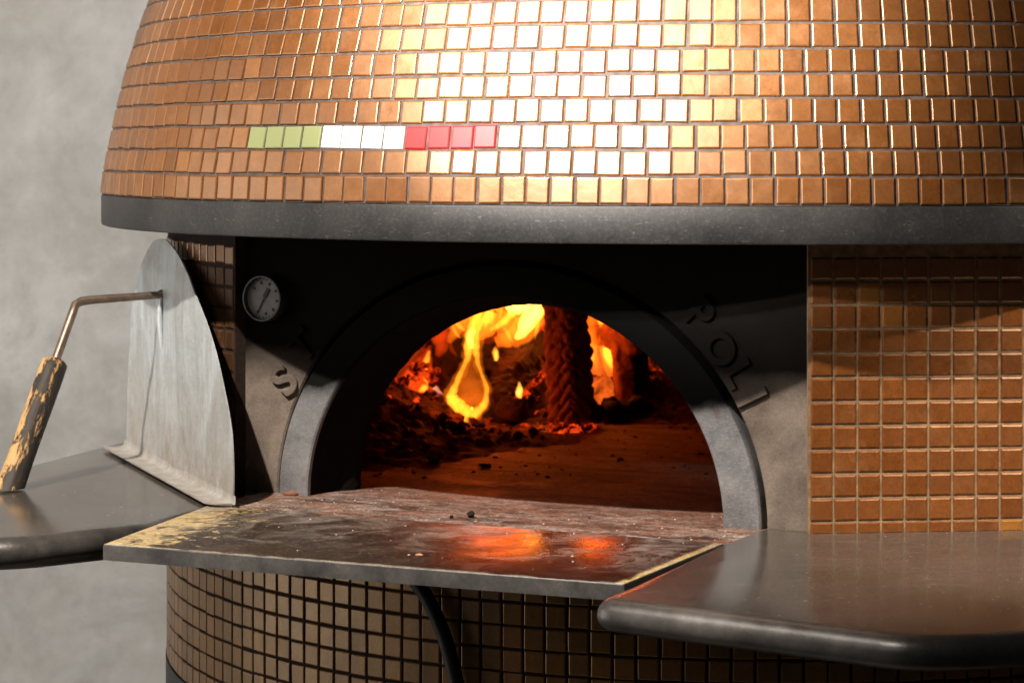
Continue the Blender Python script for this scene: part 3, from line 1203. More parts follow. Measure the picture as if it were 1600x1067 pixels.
right = [nt(1.045, 0.3195), (-0.200, -1.150), (0.062, -1.322), (0.125, -1.318), (0.21, -1.285), pol(1.26, rad(25)), pol(1.1, rad(48)), pol(0.95, rad(75))]
right = round_corner(right, [0, 0.022, 0.09, 0.05, 0.08, 0.05, 0.1, 0])
ni = len(right)
right += [pol(0.74, a) for a in arc(rad(75), rad(6), 24)] + [nt(0.66, 0.36), nt(0.66, 0.3095), nt(0.797, 0.3095)]
right = [Vector(p[:2]) for p in right]
shelf('work_shelf', right, 0.9995, 0.030, 0.017, len(right) - ni + 1)
left = [nt(0.94, -0.287), (-0.800, -0.826), (-1.00, -0.80), (-1.05, -0.74), (-0.955, -0.30), (-0.845, 0.13), (-0.80, 0.40)]
left = round_corner(left, [0, 0.05, 0.08, 0.1, 0.2, 0.1, 0])
ni = len(left)
left += [pol(0.74, a) for a in arc(rad(-112), rad(-58), 20)] + [nt(0.66, -0.36), nt(0.66, -0.33), nt(0.81, -0.3195)]
left = [Vector(p[:2]) for p in left]
shelf('work_shelf', left, 0.9985, 0.034, 0.018, len(left) - ni + 1)


# ---- letters cast into the stone
def letter(ch, t, z, rot, size, parent):
    cu = bpy.data.curves.new('letter_outline', 'FONT')
    cu.body = ch
    cu.size = size
    cu.extrude = 0.0022
    cu.bevel_depth = 0.0011
    cu.bevel_resolution = 1
    cu.offset = 0.0009
    cu.align_x = 'CENTER'
    cu.align_y = 'CENTER'
    tmp = bpy.data.objects.new('letter_outline', cu)
    me = bpy.data.meshes.new_from_object(tmp)
    bpy.data.objects.remove(tmp)
    o = link('letter', me, None, parent)
    if not me.materials:
        me.materials.append(M_FACADE)
    else:
        me.materials[0] = M_FACADE
    rx = T * math.cos(rot) + Vector((0, 0, 1)) * math.sin(rot)
    ry = -T * math.sin(rot) + Vector((0, 0, 1)) * math.cos(rot)
    m = Matrix((rx, ry, rx.cross(ry))).transposed().to_4x4()
    m.translation = nt(N_F + 0.0015, t, z)
    o.matrix_local = m
    return o


letter('S', -0.297, 1.129, rad(50), 0.052, facade)
letter('T', -0.272, 1.170, rad(44), 0.048, facade)
letter('P', 0.231, 1.222, rad(-47), 0.048, facade)
letter('O', 0.255, 1.186, rad(-54), 0.046, facade)
letter('L', 0.276, 1.161, rad(-60), 0.046, facade)
letter('I', 0.291, 1.136, rad(-64), 0.050, facade)

# ---- thermometer on the stone
gt, gz, gr = -0.322, 1.225, 0.0275
gm = Matrix((T, Vector((0, 0, 1)), N)).transposed().to_4x4()


def gp(x, y, d):
    return nt(N_F + d, gt + x, gz + y)


bm = bmesh.new()
prof = [(gr, 0.0), (gr, 0.012), (gr - 0.0012, 0.0145), (gr - 0.0028, 0.0145), (gr - 0.0036, 0.012), (gr - 0.0036, 0.008)]
grid_surface(bm, [[gp(r * math.cos(2 * PI * k / 48), r * math.sin(2 * PI * k / 48), d) for k in range(48)] for r, d in prof], closed=True)
gauge = obj('thermometer', bm, M_BEZEL, oven, 35)
bm = bmesh.new()
bm.faces.new([bm.verts.new(gp((gr - 0.0034) * math.cos(2 * PI * k / 48), (gr - 0.0034) * math.sin(2 * PI * k / 48), 0.0085)) for k in range(48)])
obj('dial', bm, M_DIAL, gauge)


def dial_bar(bm, a, r0, r1, w0, w1, d):
    u = Vector((math.cos(a), math.sin(a)))
    v = Vector((-u.y, u.x))
    q = [u * r0 + v * w0, u * r1 + v * w1, u * r1 - v * w1, u * r0 - v * w0]
    lo = [bm.verts.new(gp(p.x, p.y, d)) for p in q]
    hi = [bm.verts.new(gp(p.x, p.y, d + 0.0006)) for p in q]
    bm.faces.new(hi)
    for i in range(4):
        j = (i + 1) % 4
        bm.faces.new((lo[i], lo[j], hi[j], hi[i]))


bm = bmesh.new()
for k in range(22):
    a = rad(-128 + 8 + k * 12.4 * 1.0)
    big = k % 3 == 0
    dial_bar(bm, a, 0.0212, 0.0228, 0.0003, 0.0003, 0.0086)
    if big:
        dial_bar(bm, a, 0.0165, 0.0195, 0.0012, 0.0012, 0.0086)
obj('dial_marks', bm, M_MARK, gauge)
bm = bmesh.new()
dial_bar(bm, rad(-118), 0.0, 0.020, 0.0007, 0.0003, 0.0092)
nd_ = obj('needle', bm, M_MARK, gauge)
bm = bmesh.new()
dial_bar(bm, rad(62), 0.001, 0.013, 0.0022, 0.0022, 0.0092)
obj('needle_tail', bm, M_MARKR, gauge)

# chip of terracotta under the left foot of the iron arch
bm = bmesh.new()
lump(bm, nt(0.698, -0.283, 1.0005), 0.0075, 3, 2, 0.3, (1.3, 0.6, 0.45))
obj('foot_shim', bm, M_TERRA, oven, 60)

# ------------------------------------------------------------------ half-moon door standing on the left shelf
d0 = Vector((-0.611, -0.597, 1.0))
d1 = Vector((-0.845, -0.077, 1.0))
ds = (d1 - d0)
DL = ds.length
ds.normalize()
dn = Vector((ds.y, -ds.x, 0)).normalized()
if dn.x > 0:
    dn = -dn
door = thing('oven_door', 'worn half-moon sheet metal oven door standing on the left shelf beside the mouth', 'oven door', (d0 + d1) / 2)
door_inv = Matrix.Translation(-(d0 + d1) / 2)


def dpt(s, z, o=0.0):
    return d0 + ds * (s * DL) + Vector((0, 0, z)) + dn * o - (d0 + d1) / 2


out = [(0.0, 0.004), (0.0, 0.035), (0.012, 0.070), (0.045, 0.105), (0.10, 0.140), (0.17, 0.178), (0.258, 0.214), (0.33, 0.238), (0.40, 0.257), (0.48, 0.274), (0.56, 0.284), (0.63, 0.286),
       (0.70, 0.281), (0.768, 0.265), (0.83, 0.242), (0.875, 0.218), (0.914, 0.190), (0.94, 0.158), (0.958, 0.115), (0.97, 0.069), (0.978, 0.03), (0.98, 0.004)]
out = [p for p in catmull(out, 3)]
bm = bmesh.new()
n_h = 14
rows = []
for i, (s, z) in enumerate(out):
    rows.append([(s, z)])
cx_ = 0.5
front, back = [], []
rings = [0.0, 0.25, 0.5, 0.75, 0.9, 0.97, 1.0]


def dent(s, z):
    k_ = min(1.0, z / 0.06)
    a = 0.004 * k_ * noise.noise(Vector((s * 3.1, z * 7, 1.0))) + 0.0015 * noise.noise(Vector((s * 9, z * 24, 4.0)))
    a += 0.005 * math.exp(-((s - 0.40) / 0.05) ** 2 - ((z - 0.15) / 0.07) ** 2)
    return a


for sgn, off in ((1, 0.0), (-1, -0.0016)):
    rws = []
    for k in rings:
        rws.append([dpt(0.5 + (s - 0.5) * k, 0.004 + (z - 0.004) * k, off + dent(0.5 + (s - 0.5) * k, z * k)) for s, z in out])
    vsx = grid_surface(bm, rws[1:])
    cv = bm.verts.new(dpt(0.5, 0.004, off + dent(0.5, 0)))
    for i in range(len(out) - 1):
        bm.faces.new((cv, vsx[0][i], vsx[0][i + 1]))
    (front if sgn > 0 else back).extend(vsx[-1])
for i in range(len(out) - 1):
    bm.faces.new((front[i], front[i + 1], back[i + 1], back[i]))
obj('door_plate', bm, M_DOOR, door, 35)
# foot flange, turned up a little along its free edge and rounded at the near end
bm = bmesh.new()
prof = [(0.000, 0.012), (0.0008, 0.006), (0.003, 0.0032), (0.010, 0.0025), (0.022, 0.0028), (0.029, 0.0040), (0.0305, 0.0046), (0.0305, 0.0030), (0.022, 0.0012), (0.003, 0.0008), (-0.0016, 0.003)]
st = []
for s in [-0.018, -0.014, -0.006, 0.004, 0.02] + [0.05 + 0.93 * k / 16 for k in range(17)] + [1.0]:
    if s < 0.02:
        q = max(0.0, 1 - ((0.02 - s) / 0.0385) ** 2) ** 0.5
    else:
        q = 1.0
    st.append([dpt(s, z + 0.0002 * noise.noise(Vector((s * 8, 0, 0))), o * q) for o, z in prof])
grid_surface(bm, st)
obj('foot_flange', bm, M_DOOR, door, 50)
# handle
ha = Vector((-0.7526, -0.282, 1.217))
hb = Vector((-0.850, -0.326, 1.212))
hc = Vector((-0.8655, -0.375, 1.139))
hd = Vector((-0.895, -0.468, 1.0012))
off = (d0 + d1) / 2
rod = [ha - dn * 0.002, ha + (hb - ha) * 0.5, hb + (ha - hb) * 0.16, hb + (ha - hb) * 0.05 + Vector((0, 0, -0.001)), hb + (hc - hb) * 0.06, hb + (hc - hb) * 0.2, hc, hc + (hd - hc) * 0.3]
bm = bmesh.new()
tube(bm, [p - off for p in rod], [0.0046, 0.0050, 0.0054, 0.0056, 0.0056, 0.0055, 0.0054, 0.0054], 12)
# weld round the root and the flattened tang below it
tube(bm, [ha - off, ha - off + dn * 0.006], [0.0075, 0.0052], 10)
obj('handle_rod', bm, M_ROD, door, 50)
bm = bmesh.new()
tp = [ha - off + Vector((0, 0, 0.002)) + dn * 0.003, ha - off + Vector((0, 0, -0.03)) + dn * 0.004 + ds * 0.002, ha - off + Vector((0, 0, -0.062)) + dn * 0.002 + ds * 0.001, ha - off + Vector((0, 0, -0.078)) + dn * 0.0]
tube(bm, tp, [0.005, 0.0085, 0.007, 0.003], 10, True, 0.45, dn)
obj('handle_tang', bm, M_DOOR, door, 60)
# wooden grip, its own axes so that the grain runs along it
gdir = (hd - hc).normalized()
gl = (hd - hc).length
bm = bmesh.new()
tilt = Vector((0, 0, 1)).rotation_difference(gdir)
rows = []
for k in range(15):
    u = k / 14
    r = 0.0152 + 0.0012 * math.sin(u * 5 + 1) * 0.5 + 0.0014 * u
    rows.append([Vector((r * math.cos(2 * PI * j / 20) * (1 + 0.03 * noise.noise(Vector((math.cos(2 * PI * j / 20) * 2, math.sin(2 * PI * j / 20) * 2, u * 3)))), r * math.sin(2 * PI * j / 20), u * gl)) for j in range(20)])
# cut the foot level with the shelf
inv = tilt.inverted()
up_l = inv @ Vector((0, 0, 1))
for v in rows[-1]:
    v.z = gl - (v.x * up_l.x + v.y * up_l.y) / up_l.z
rows.insert(0, [Vector((v.x * 0.88, v.y * 0.88, -0.0022)) for v in rows[0]])
rows.insert(0, [Vector((v.x * 0.4, v.y * 0.4, -0.0026)) for v in rows[1]])
vs = grid_surface(bm, rows, closed=True)
bm.faces.new(vs[0][::-1])
bm.faces.new(vs[-1])
grip = obj('handle_grip', bm, M_GRIP, door, 50)
grip.location = hc - off
grip.rotation_mode = 'QUATERNION'
grip.rotation_quaternion = tilt

# ------------------------------------------------------------------ cable under the sill
bm = bmesh.new()
pts = []
for x, y in ((630, 860), (648, 903), (668, 935), (686, 972), (700, 1012), (711, 1055), (722, 1110), (738, 1220)):
    d = (x - PCX) / FPX
    R = R_NECK + 0.012
    a = d * d + 1
    b = 2 * (CAM.x * d + CAM.y)
    c = CAM.x ** 2 + CAM.y ** 2 - R * R
    s = (-b - math.sqrt(b * b - 4 * a * c)) / (2 * a)
    pts.append((CAM.x + d * s, CAM.y + s, CAM.z - (y - PHY) / FPX * s))
cp = catmull(pts, 6)
tube(bm, cp, 0.0082, 14)
tag(obj('cable', bm, M_CABLE, None, 60), 'thick black rubber cable hanging down the tiled base below the steel sill', 'cable')

# ------------------------------------------------------------------ crumbs on the hearth and the sill


def bit(name, mat, label, cat, P, r, seed, squash=(1, 1, 0.8), group=None, sub=2):
    bm = bmesh.new()
    lump(bm, (0, 0, 0), r, seed, sub, 0.4, squash)
    lowest = min(v.co.z for v in bm.verts)
    o = obj(name, bm, mat, None, 50)
    o.location = (P[0], P[1], P[2] - lowest - r * 0.06)
    return tag(o, label, cat, group)


bit('charcoal_crumb', M_CHAR, 'larger black charcoal crumb lying on the floured sill before the mouth', 'charcoal', (-0.340, -0.672, 0.9985), 0.0044, 1)
bit('charcoal_crumb', M_CHAR, 'tiny black crumb left of the larger charcoal crumb on the sill', 'charcoal', (-0.3605, -0.678, 0.9985), 0.0021, 2)
bit('pebble', M_PEBBLE, 'small grey pebble at the right foot of the iron arch', 'pebble', (-0.052, -0.738, 0.9985), 0.0075, 5, (1.2, 1, 0.75))
bit('crust', M_CRUST, 'orange crumb of crust beside the grey pebble at the right arch foot', 'crumb', (-0.030, -0.738, 0.9985), 0.0085, 7, (1.6, 1, 0.55))
bit('stone_chip', M_PEBBLE, 'pale stone chip on the chamber floor just inside the mouth', 'stone', (-0.418, -0.215, 0.9985), 0.0105, 9, (1.1, 1, 0.95))
bit('stone_chip', M_PEBBLE, 'duller stone chip nearest the left wall inside the mouth', 'stone', (-0.461, -0.190, 0.9985), 0.0095, 12, (1.2, 1, 0.85))
bit('charcoal_crumb', M_CHAR, 'black crumb on the chamber floor right of the pale stone chip', 'charcoal', (-0.352, -0.26, 0.9985), 0.0055, 14, (1.4, 1, 0.5))
bit('paint_flake', M_CRUST, 'bright yellow-orange flake near the front rim of the sill', 'flake', (-0.372, -0.93, 1.0), 0.0034, 15, (1.3, 1, 0.5))

# scattered flour grains and ash specks, far too many to count
bm = bmesh.new()
rr = random.Random(3)
for k in range(260):
    n_ = rr.uniform(0.63, 1.04)
    if rr.random() < 0.6:
        n_ = rr.gauss(0.74, 0.06)
    t_ = rr.uniform(-0.27, 0.30)
    if not 0.60 < n_ < 1.03:
        continue
    z = 1.0003 if n_ > 0.80 else 0.9988
    p = nt(n_, t_, z)
    r = abs(rr.gauss(0, 0.00042)) + 0.00022
    bmesh.ops.create_icosphere(bm, subdivisions=1, radius=r, matrix=Matrix.Translation(p) @ Matrix.Diagonal((1.3, 1, 0.6, 1)))
M_GRAIN = NT('flour_grains')
g_ = M_GRAIN.add('ShaderNodeNewGeometry')
M_GRAIN = M_GRAIN.p(M_GRAIN.ramp(g_.outputs['Random Per Island'], (0.0, (0.03, 0.02, 0.016)), (0.38, (0.05, 0.035, 0.03)), (0.42, (0.6, 0.5, 0.42)), (1.0, (0.72, 0.64, 0.56))), 0.85)
tag(obj('flour_grains', bm, M_GRAIN), 'flour grains and ash specks scattered over the sill and threshold', 'crumbs', kind='stuff')

# ------------------------------------------------------------------ the fire
# ash bed heaped along the left and back of the chamber
bm = bmesh.new()
NX, NY = 220, 190


def ash_h(x, y):
    e = math.hypot(x, y)
    h = 0.0
    h += 0.062 * math.exp(-((x + 0.575) / 0.115) ** 2 - ((y - 0.20) / 0.20) ** 2)
    h += 0.034 * math.exp(-((x + 0.55) / 0.11) ** 2 - ((y + 0.08) / 0.15) ** 2)
    h += 0.012 * math.exp(-((x + 0.40) / 0.13) ** 2 - ((y - 0.02) / 0.11) ** 2)
    h += 0.040 * math.exp(-((x + 0.27) / 0.22) ** 2 - ((y - 0.42) / 0.12) ** 2)
    h += 0.022 * math.exp(-((x + 0.10) / 0.16) ** 2 - ((y - 0.42) / 0.12) ** 2)
    q = Vector((x * 13, y * 13, 0.3))
    h *= 1 + 0.55 * noise.noise(q) + 0.35 * noise.noise(q * 2.6)
    h += 0.010 * max(0, noise.noise(Vector((x * 34, y * 34, 2))) + 0.1) * min(1, h / 0.012)
    h += 0.007 * max(0, noise.noise(Vector((x * 75, y * 75, 5)))) * min(1, h / 0.012)
    h += 0.004 * max(0, noise.noise(Vector((x * 160, y * 160, 9)))) * min(1, h / 0.012)
    return h - 0.0035


rows = []
for j in range(NY + 1):
    y = -0.34 + 0.95 * j / NY
    r = []
    for i in range(NX + 1):
        x = -0.66 + 0.85 * i / NX
        z = 0.9985 + ash_h(x, y)
        e = math.hypot(x, y)
        if e > 0.655:
            k = 0.655 / e
            r.append((x * k, y * k, z))
        else:
            r.append((x, y, z))
    rows.append(r)
grid_surface(bm, rows)
tag(obj('ash_bed', bm, M_ASH, None, 180), 'heap of grey-brown ash and cinders along the left of the chamber', 'ash', kind='stuff')


def ashz(x, y):
    return 0.9985 + max(ash_h(x, y), 0)


# cinders in the ash
bm = bmesh.new()
rr = random.Random(11)
for k in range(900):
    x, y = rr.uniform(-0.62, -0.02), rr.uniform(-0.22, 0.42)
    if math.hypot(x, y) > 0.62 or ash_h(x, y) < 0.004:
        continue
    lump(bm, (x, y, ashz(x, y) + 0.001), 0.0022 + 0.007 * rr.random() ** 2.5, k, 1, 0.6)
for f in bm.faces:
    f.material_index = 0
for k in range(420):
    x, y = rr.uniform(-0.50, 0.20), rr.uniform(-0.46, 0.25)
    if math.hypot(x, y) > 0.6 or rr.random() < 0.4 + 0.5 * (y < -0.36):
        continue
    lump(bm, (x, y, 0.9990), 0.0008 + 0.0036 * rr.random() ** 3, k + 2000, 1, 0.6, (1.2, 1, 0.6))
tag(obj('cinders', bm, M_CINDER, None), 'loose black cinders lying over the ash heap', 'cinders', kind='stuff')

bm = bmesh.new()
for k in range(60):
    x, y = rr.gauss(-0.33, 0.10), rr.gauss(0.26, 0.08)
    if math.hypot(x, y) > 0.6 or x > -0.22:
        continue
    lump(bm, (x, y, ashz(x, y) + 0.000), rr.uniform(0.002, 0.006), k + 500, 1, 0.5)
for k in range(70):
    p = at(rr.uniform(862, 926), 664 + rr.gauss(0, 2.2), 0.112)
    lump(bm, (p.x, p.y + rr.uniform(-0.006, 0.03), 1.0 + rr.uniform(-0.001, 0.006)), rr.uniform(0.003, 0.008), k + 700, 2, 0.6, (1.3, 1, 0.6))
for k in range(46):
    u = rr.random()
    p = at(935 + 100 * u + rr.gauss(0, 6), 640 - 48 * u + rr.gauss(0, 6), 0.36 + 0.1 * u)
    lump(bm, (p.x, p.y, max(p.z, ashz(p.x, p.y) + 0.003)), rr.uniform(0.003, 0.008), k + 800, 2, 0.6, (1.3, 1, 0.6))
tag(obj('embers', bm, M_EMBER_HOT, None), 'red glowing embers strewn round the feet of the burning logs', 'embers', kind='stuff')


def block_log(name, mat, label, a, b, wd, dp, seed, pattern=None, turn=0.0, rough=0.006, nu=120, nv=64):
    """split log: rounded square section from a to b, relief from noise or the herringbone cracks of deep char"""
    a, b = Vector(a), Vector(b)
    t = (b - a)
    L = t.length
    t.normalize()
    u = t.cross(Vector((0, 1, 0))).normalized()
    v = u.cross(t).normalized()
    rot = Matrix.Rotation(turn, 3, t)
    u, v = rot @ u, rot @ v
    bm = bmesh.new()
    rows = []
    for i in range(nu + 1):
        s = i / nu
        ring = []
        for j in range(nv):
            q = 2 * PI * j / nv
            c, sn = math.cos(q), math.sin(q)
            k = 1 / (abs(c) ** 5 + abs(sn) ** 5) ** 0.2
            p = Vector((c * k * wd, sn * k * dp))
            base = a + t * (s * L) + u * p.x + v * p.y
            d = (u * p.x + v * p.y).normalized()
            h = rough * noise.noise(base * 18 + Vector((seed, 0, 0))) + rough * 0.6 * noise.noise(base * 55 + Vector((seed, 5, 0))) + rough * 0.45 * noise.noise(base * 120 + Vector((seed, 9, 0)))
            if pattern:
                # cracks slope down from the ridge that faces the mouth
                side = abs(((q - pattern[1] + PI) % (2 * PI)) - PI)
                across = side * wd
                f = (s * L + across * 0.9 + 0.004 * noise.noise(base * 40)) / pattern[0]
                w_ = abs((f % 1) - 0.5) * 2
                f2 = (across * 1.0 - s * L * 0.35) / (pattern[0] * 1.5) + 0.37 * math.floor(f)
                w2 = abs((f2 % 1) - 0.5) * 2
                h += 0.0085 * (1 - w_ ** 3) - 0.005 - 0.004 * max(0, w2 - 0.75) * 4
            e = min(s, 1 - s) * L
            shrink = 1 - 0.25 * max(0, 1 - e / 0.012) ** 2
            ring.append(base + d * h - (u * p.x + v * p.y) * (1 - shrink))
        rows.append(ring)
    vs = grid_surface(bm, rows, closed=True)
    bm.faces.new(vs[0][::-1])
    bm.faces.new(vs[-1])
    return tag(obj(name, bm, mat, None, 180), label, 'log', 'logs burning in the oven')


# the log that stands nearest, its char cracked in a herringbone
pb, pt = at(893, 668, 0.15), at(881, 440, 0.23)
block_log('charred_log', M_ALLI, 'standing charred log with herringbone cracks in the middle of the fire', pb, pt, 0.0255, 0.0245, 1, (0.0195, rad(-135)), rad(-40), 0.004, 220, 96)
bm = bmesh.new()
lump(bm, at(915, 650, 0.17) , 0.026, 41, 3, 0.4, (1.0, 0.9, 0.9))
tag(obj('charred_stub', bm, M_CHAR, None, 60), 'black burnt stub at the right of the herringbone log foot', 'charcoal')
# a big dark log lying across the back left
block_log('charred_log', M_CHAR, 'dark half-burnt log lying behind the teardrop flame', at(640, 590, 0.48), at(868, 575, 0.40), 0.036, 0.036, 2, None, 0.3, 0.022)
block_log('charred_log', M_CHAR, 'crumbling black log leaning left of the herringbone log', at(770, 655, 0.22), at(830, 560, 0.36), 0.030, 0.028, 3, None, 0.5, 0.012)
block_log('charred_log', M_WOOD, 'slim brown log standing at the right of the fire', at(978, 628, 0.30), at(968, 500, 0.37), 0.014, 0.016, 4, None, 0.2, 0.004)
block_log('charred_log', M_WOOD, 'brown split log lying over the top of the right flame', at(890, 500, 0.44), at(1000, 540, 0.32), 0.018, 0.018, 5, None, 0.4, 0.005)
block_log('charred_log', M_BRICK_GLOW, 'glowing orange log end behind the slim brown log', at(905, 570, 0.50), at(985, 560, 0.46), 0.045, 0.03, 6, None, 0.2, 0.010)
block_log('charred_log', M_BRICK_GLOW, 'small glowing orange block at the foot of the right flame', at(925, 622, 0.30), at(948, 600, 0.33), 0.020, 0.018, 7, None, 0.3, 0.005)
block_log('charred_log', M_CHAR, 'thick black log standing at the far right of the fire', at(1003, 655, 0.30), at(995, 530, 0.38), 0.014, 0.018, 8, None, 0.1, 0.004)
for k, (x, y, Y, r, lab) in enumerate(((955, 645, 0.24, 0.022, 'round black charcoal lump right of the burnt stub'), (992, 640, 0.27, 0.024, 'large dark charcoal lump under the far right log'),
                                       (700, 560, 0.46, 0.040, 'big black charcoal lump between the left flame and the teardrop flame'), (800, 640, 0.20, 0.022, 'black charcoal lump under the small flame by the herringbone log'))):
    bm = bmesh.new()
    lump(bm, (0, 0, 0), r, 60 + k, 3, 0.42)
    o = obj('charcoal_lump', bm, M_CHAR, None, 60)
    o.location = at(x, y, Y)
    tag(o, lab, 'charcoal', 'charcoal lumps in the fire')
bm = bmesh.new()
for k in range(60):
    u = rr.random()
    p = at(625 + 55 * u + rr.gauss(0, 5), 612 - 36 * math.sin(u * PI * 0.8) + rr.gauss(0, 6), 0.34)
    lump(bm, p, rr.uniform(0.003, 0.008), k + 900, 1, 0.5)
tag(obj('ember_heap', bm, M_EMBER_HOT, None, 60), 'red hot ember heap under the left flame', 'embers', kind='stuff')
bm = bmesh.new()
for k in range(22):
    u = k / 21
    p = at(806 + 46 * u ** 0.8 + rr.gauss(0, 2), 626 - 46 * u + rr.gauss(0, 3), 0.2)
    lump(bm, p, rr.uniform(0.003, 0.006), k + 1200, 1, 0.45)
tag(obj('ember_seam', bm, M_EMBER_HOT, None, 60), 'thin seam of red embers climbing to the herringbone log', 'embers', kind='stuff')


def strand(bm, pts, Y, mi=0, n=5, thick=0.6, seg=12, grow=1.45):
    """flame tongue: px points (x, y, half-width px[, dY]) on a curve with real thickness, its outline licked uneven"""
    P = catmull([tuple(p) + (0.0,) * (4 - len(p)) for p in pts], n)
    d = Y - CAM.y
    f0 = len(bm.faces)
    o = Vector((pts[0][0] * 0.37, pts[0][1] * 0.21, Y * 9))
    rad_ = []
    for i, p in enumerate(P):
        k = 1 + 0.35 * noise.noise(o + Vector((0, i * 0.45, 0)))
        rad_.append(max(p[2] * grow * k, 0.25) * d / FPX)
    ctr = []
    for i, p in enumerate(P):
        q = at(p[0], p[1], Y + p[3])
        q.x += 0.35 * rad_[i] * noise.noise(o + Vector((5, i * 0.4, 0)))
        ctr.append(q)
    tube(bm, ctr, rad_, seg, True, thick, Vector((0, 1, 0)))
    bm.faces.ensure_lookup_table()
    for f in bm.faces[f0:]:
        f.material_index = mi


def flame(label, build, mats):
    bm = bmesh.new()
    build(bm)
    o = obj('flame', bm, mats, None, 180)
    return tag(o, label, 'flame', 'flames of the wood fire')


def f_drop(bm):
    Y = 0.20
    strand(bm, [(737, 662, 4), (736, 650, 16), (736, 630, 27), (735, 605, 25), (735, 580, 16), (735, 560, 9), (738, 540, 9), (742, 515, 11), (748, 490, 16), (752, 462, 22)], Y, 0, grow=0.95)
    strand(bm, [(735, 655, 3), (722, 640, 5), (704, 622, 6), (706, 608, 5), (716, 590, 4), (726, 572, 4), (731, 552, 5), (734, 530, 6), (740, 510, 8)], Y + 0.01, 3, grow=2.0)
    strand(bm, [(736, 656, 3), (750, 642, 4), (760, 624, 4), (760, 604, 3.4), (753, 586, 3.4), (746, 566, 4), (744, 545, 5), (745, 522, 6)], Y + 0.01, 3, grow=2.0)
    strand(bm, [(716, 628, 3), (726, 640, 6), (738, 646, 7), (750, 638, 4)], Y, 1)
    strand(bm, [(738, 652, 4), (722, 638, 6.5), (706, 622, 7), (708, 612, 4.5), (716, 592, 2.8), (725, 572, 2.6), (731, 556, 3.5), (732, 536, 5), (738, 515, 6), (745, 495, 5), (752, 470, 4)], Y, 1)
    strand(bm, [(736, 654, 4), (748, 642, 4.5), (758, 626, 3.4), (760, 606, 2.4), (754, 588, 2.0), (747, 568, 2.2), (743, 550, 4), (742, 534, 4.5), (746, 515, 3.5), (755, 498, 3), (768, 488, 2)], Y, 1)
    strand(bm, [(733, 640, 6), (728, 652, 6), (736, 657, 5), (744, 653, 3)], Y, 1)
    strand(bm, [(737, 545, 2.5), (735, 528, 4.2), (739, 512, 2.5)], Y - 0.012, 2)


def f_top(bm):
    Y = 0.30
    strand(bm, [(700, 535, 3), (712, 515, 9), (722, 495, 13), (735, 465, 18), (750, 430, 16)], Y, 0)
    strand(bm, [(748, 530, 5), (756, 510, 15), (770, 492, 22), (790, 470, 26), (800, 430, 20)], Y, 0)
    strand(bm, [(776, 535, 6), (792, 525, 16), (806, 505, 20), (822, 482, 22), (840, 440, 16)], Y, 0)
    strand(bm, [(800, 540, 4), (816, 525, 10), (832, 500, 10), (846, 470, 10), (852, 440, 8)], Y, 0)
    strand(bm, [(708, 498, 1.5), (716, 508, 2.2), (726, 516, 1.6)], Y - 0.03, 1)
    strand(bm, [(706, 505, 1), (712, 520, 1.6), (720, 528, 1.2)], Y - 0.03, 1)
    strand(bm, [(766, 516, 2), (784, 505, 3.5), (800, 490, 4.5), (818, 478, 6), (838, 470, 8), (856, 450, 6)], Y - 0.02, 1)
    strand(bm, [(818, 528, 1.5), (832, 510, 3), (843, 492, 4.5), (850, 475, 6), (852, 450, 5)], Y - 0.02, 1)
    strand(bm, [(760, 475, 5), (766, 490, 4), (764, 505, 2)], Y - 0.02, 1)
    strand(bm, [(788, 512, 1), (795, 524, 2), (800, 534, 1.2)], Y - 0.02, 1)
    r2 = random.Random(5)
    for k in range(26):
        x = r2.uniform(712, 846)
        y = 535 - 22 * abs(math.sin((x - 700) * 0.045)) - r2.uniform(0, 22)
        lean = r2.uniform(-4, 16)
        w_ = r2.uniform(1.2, 4.0)
        q = r2.uniform(-0.03, 0.04)
        strand(bm, [(x, y, 0.4, q), (x + lean * 0.15, y - 14, w_, q), (x + lean * 0.5, y - 32, w_ * 1.2, q), (x + lean, y - 60, w_, q), (x + lean * 1.2, y - 85, w_ * 0.6, q)], Y, r2.choice((0, 0, 1)), 3, 0.6, 8)
    strand(bm, [(806, 530, 3), (820, 512, 8), (832, 490, 11), (842, 460, 12)], Y + 0.03, 2)
    strand(bm, [(790, 480, 10), (812, 472, 12), (836, 476, 9)], Y + 0.02, 2)
    strand(bm, [(728, 480, 4), (738, 470, 7), (752, 462, 8)], Y + 0.02, 2)


def f_left(bm):
    Y = 0.38
    strand(bm, [(640, 614, 10), (646, 602, 17), (655, 586, 12), (662, 568, 7), (668, 545, 3)], Y, 0)
    strand(bm, [(660, 614, 5), (668, 602, 8), (668, 586, 8), (667, 566, 6), (671, 540, 3)], Y + 0.02, 0)
    strand(bm, [(691, 620, 2), (683, 608, 2.8), (672, 598, 3.6), (665, 585, 3.2), (665, 570, 3.6), (668, 558, 2.6), (671, 548, 1)], Y - 0.02, 1)
    strand(bm, [(688, 617, 1.6), (682, 608, 2.2), (677, 601, 1.4)], Y - 0.035, 2)
    strand(bm, [(658, 612, 3), (663, 606, 4.5), (668, 608, 3)], Y - 0.02, 1)
    strand(bm, [(620, 608, 1.5), (621, 600, 2.5), (620, 592, 1)], Y, 0)


def f_left_high(bm):
    Y = 0.42
    strand(bm, [(684, 556, 3), (690, 540, 8), (688, 520, 9), (694, 498, 10), (706, 470, 8)], Y, 0)
    strand(bm, [(684, 558, 1), (695, 545, 2), (700, 530, 2), (706, 545, 2.4), (714, 556, 1)], Y, 0)


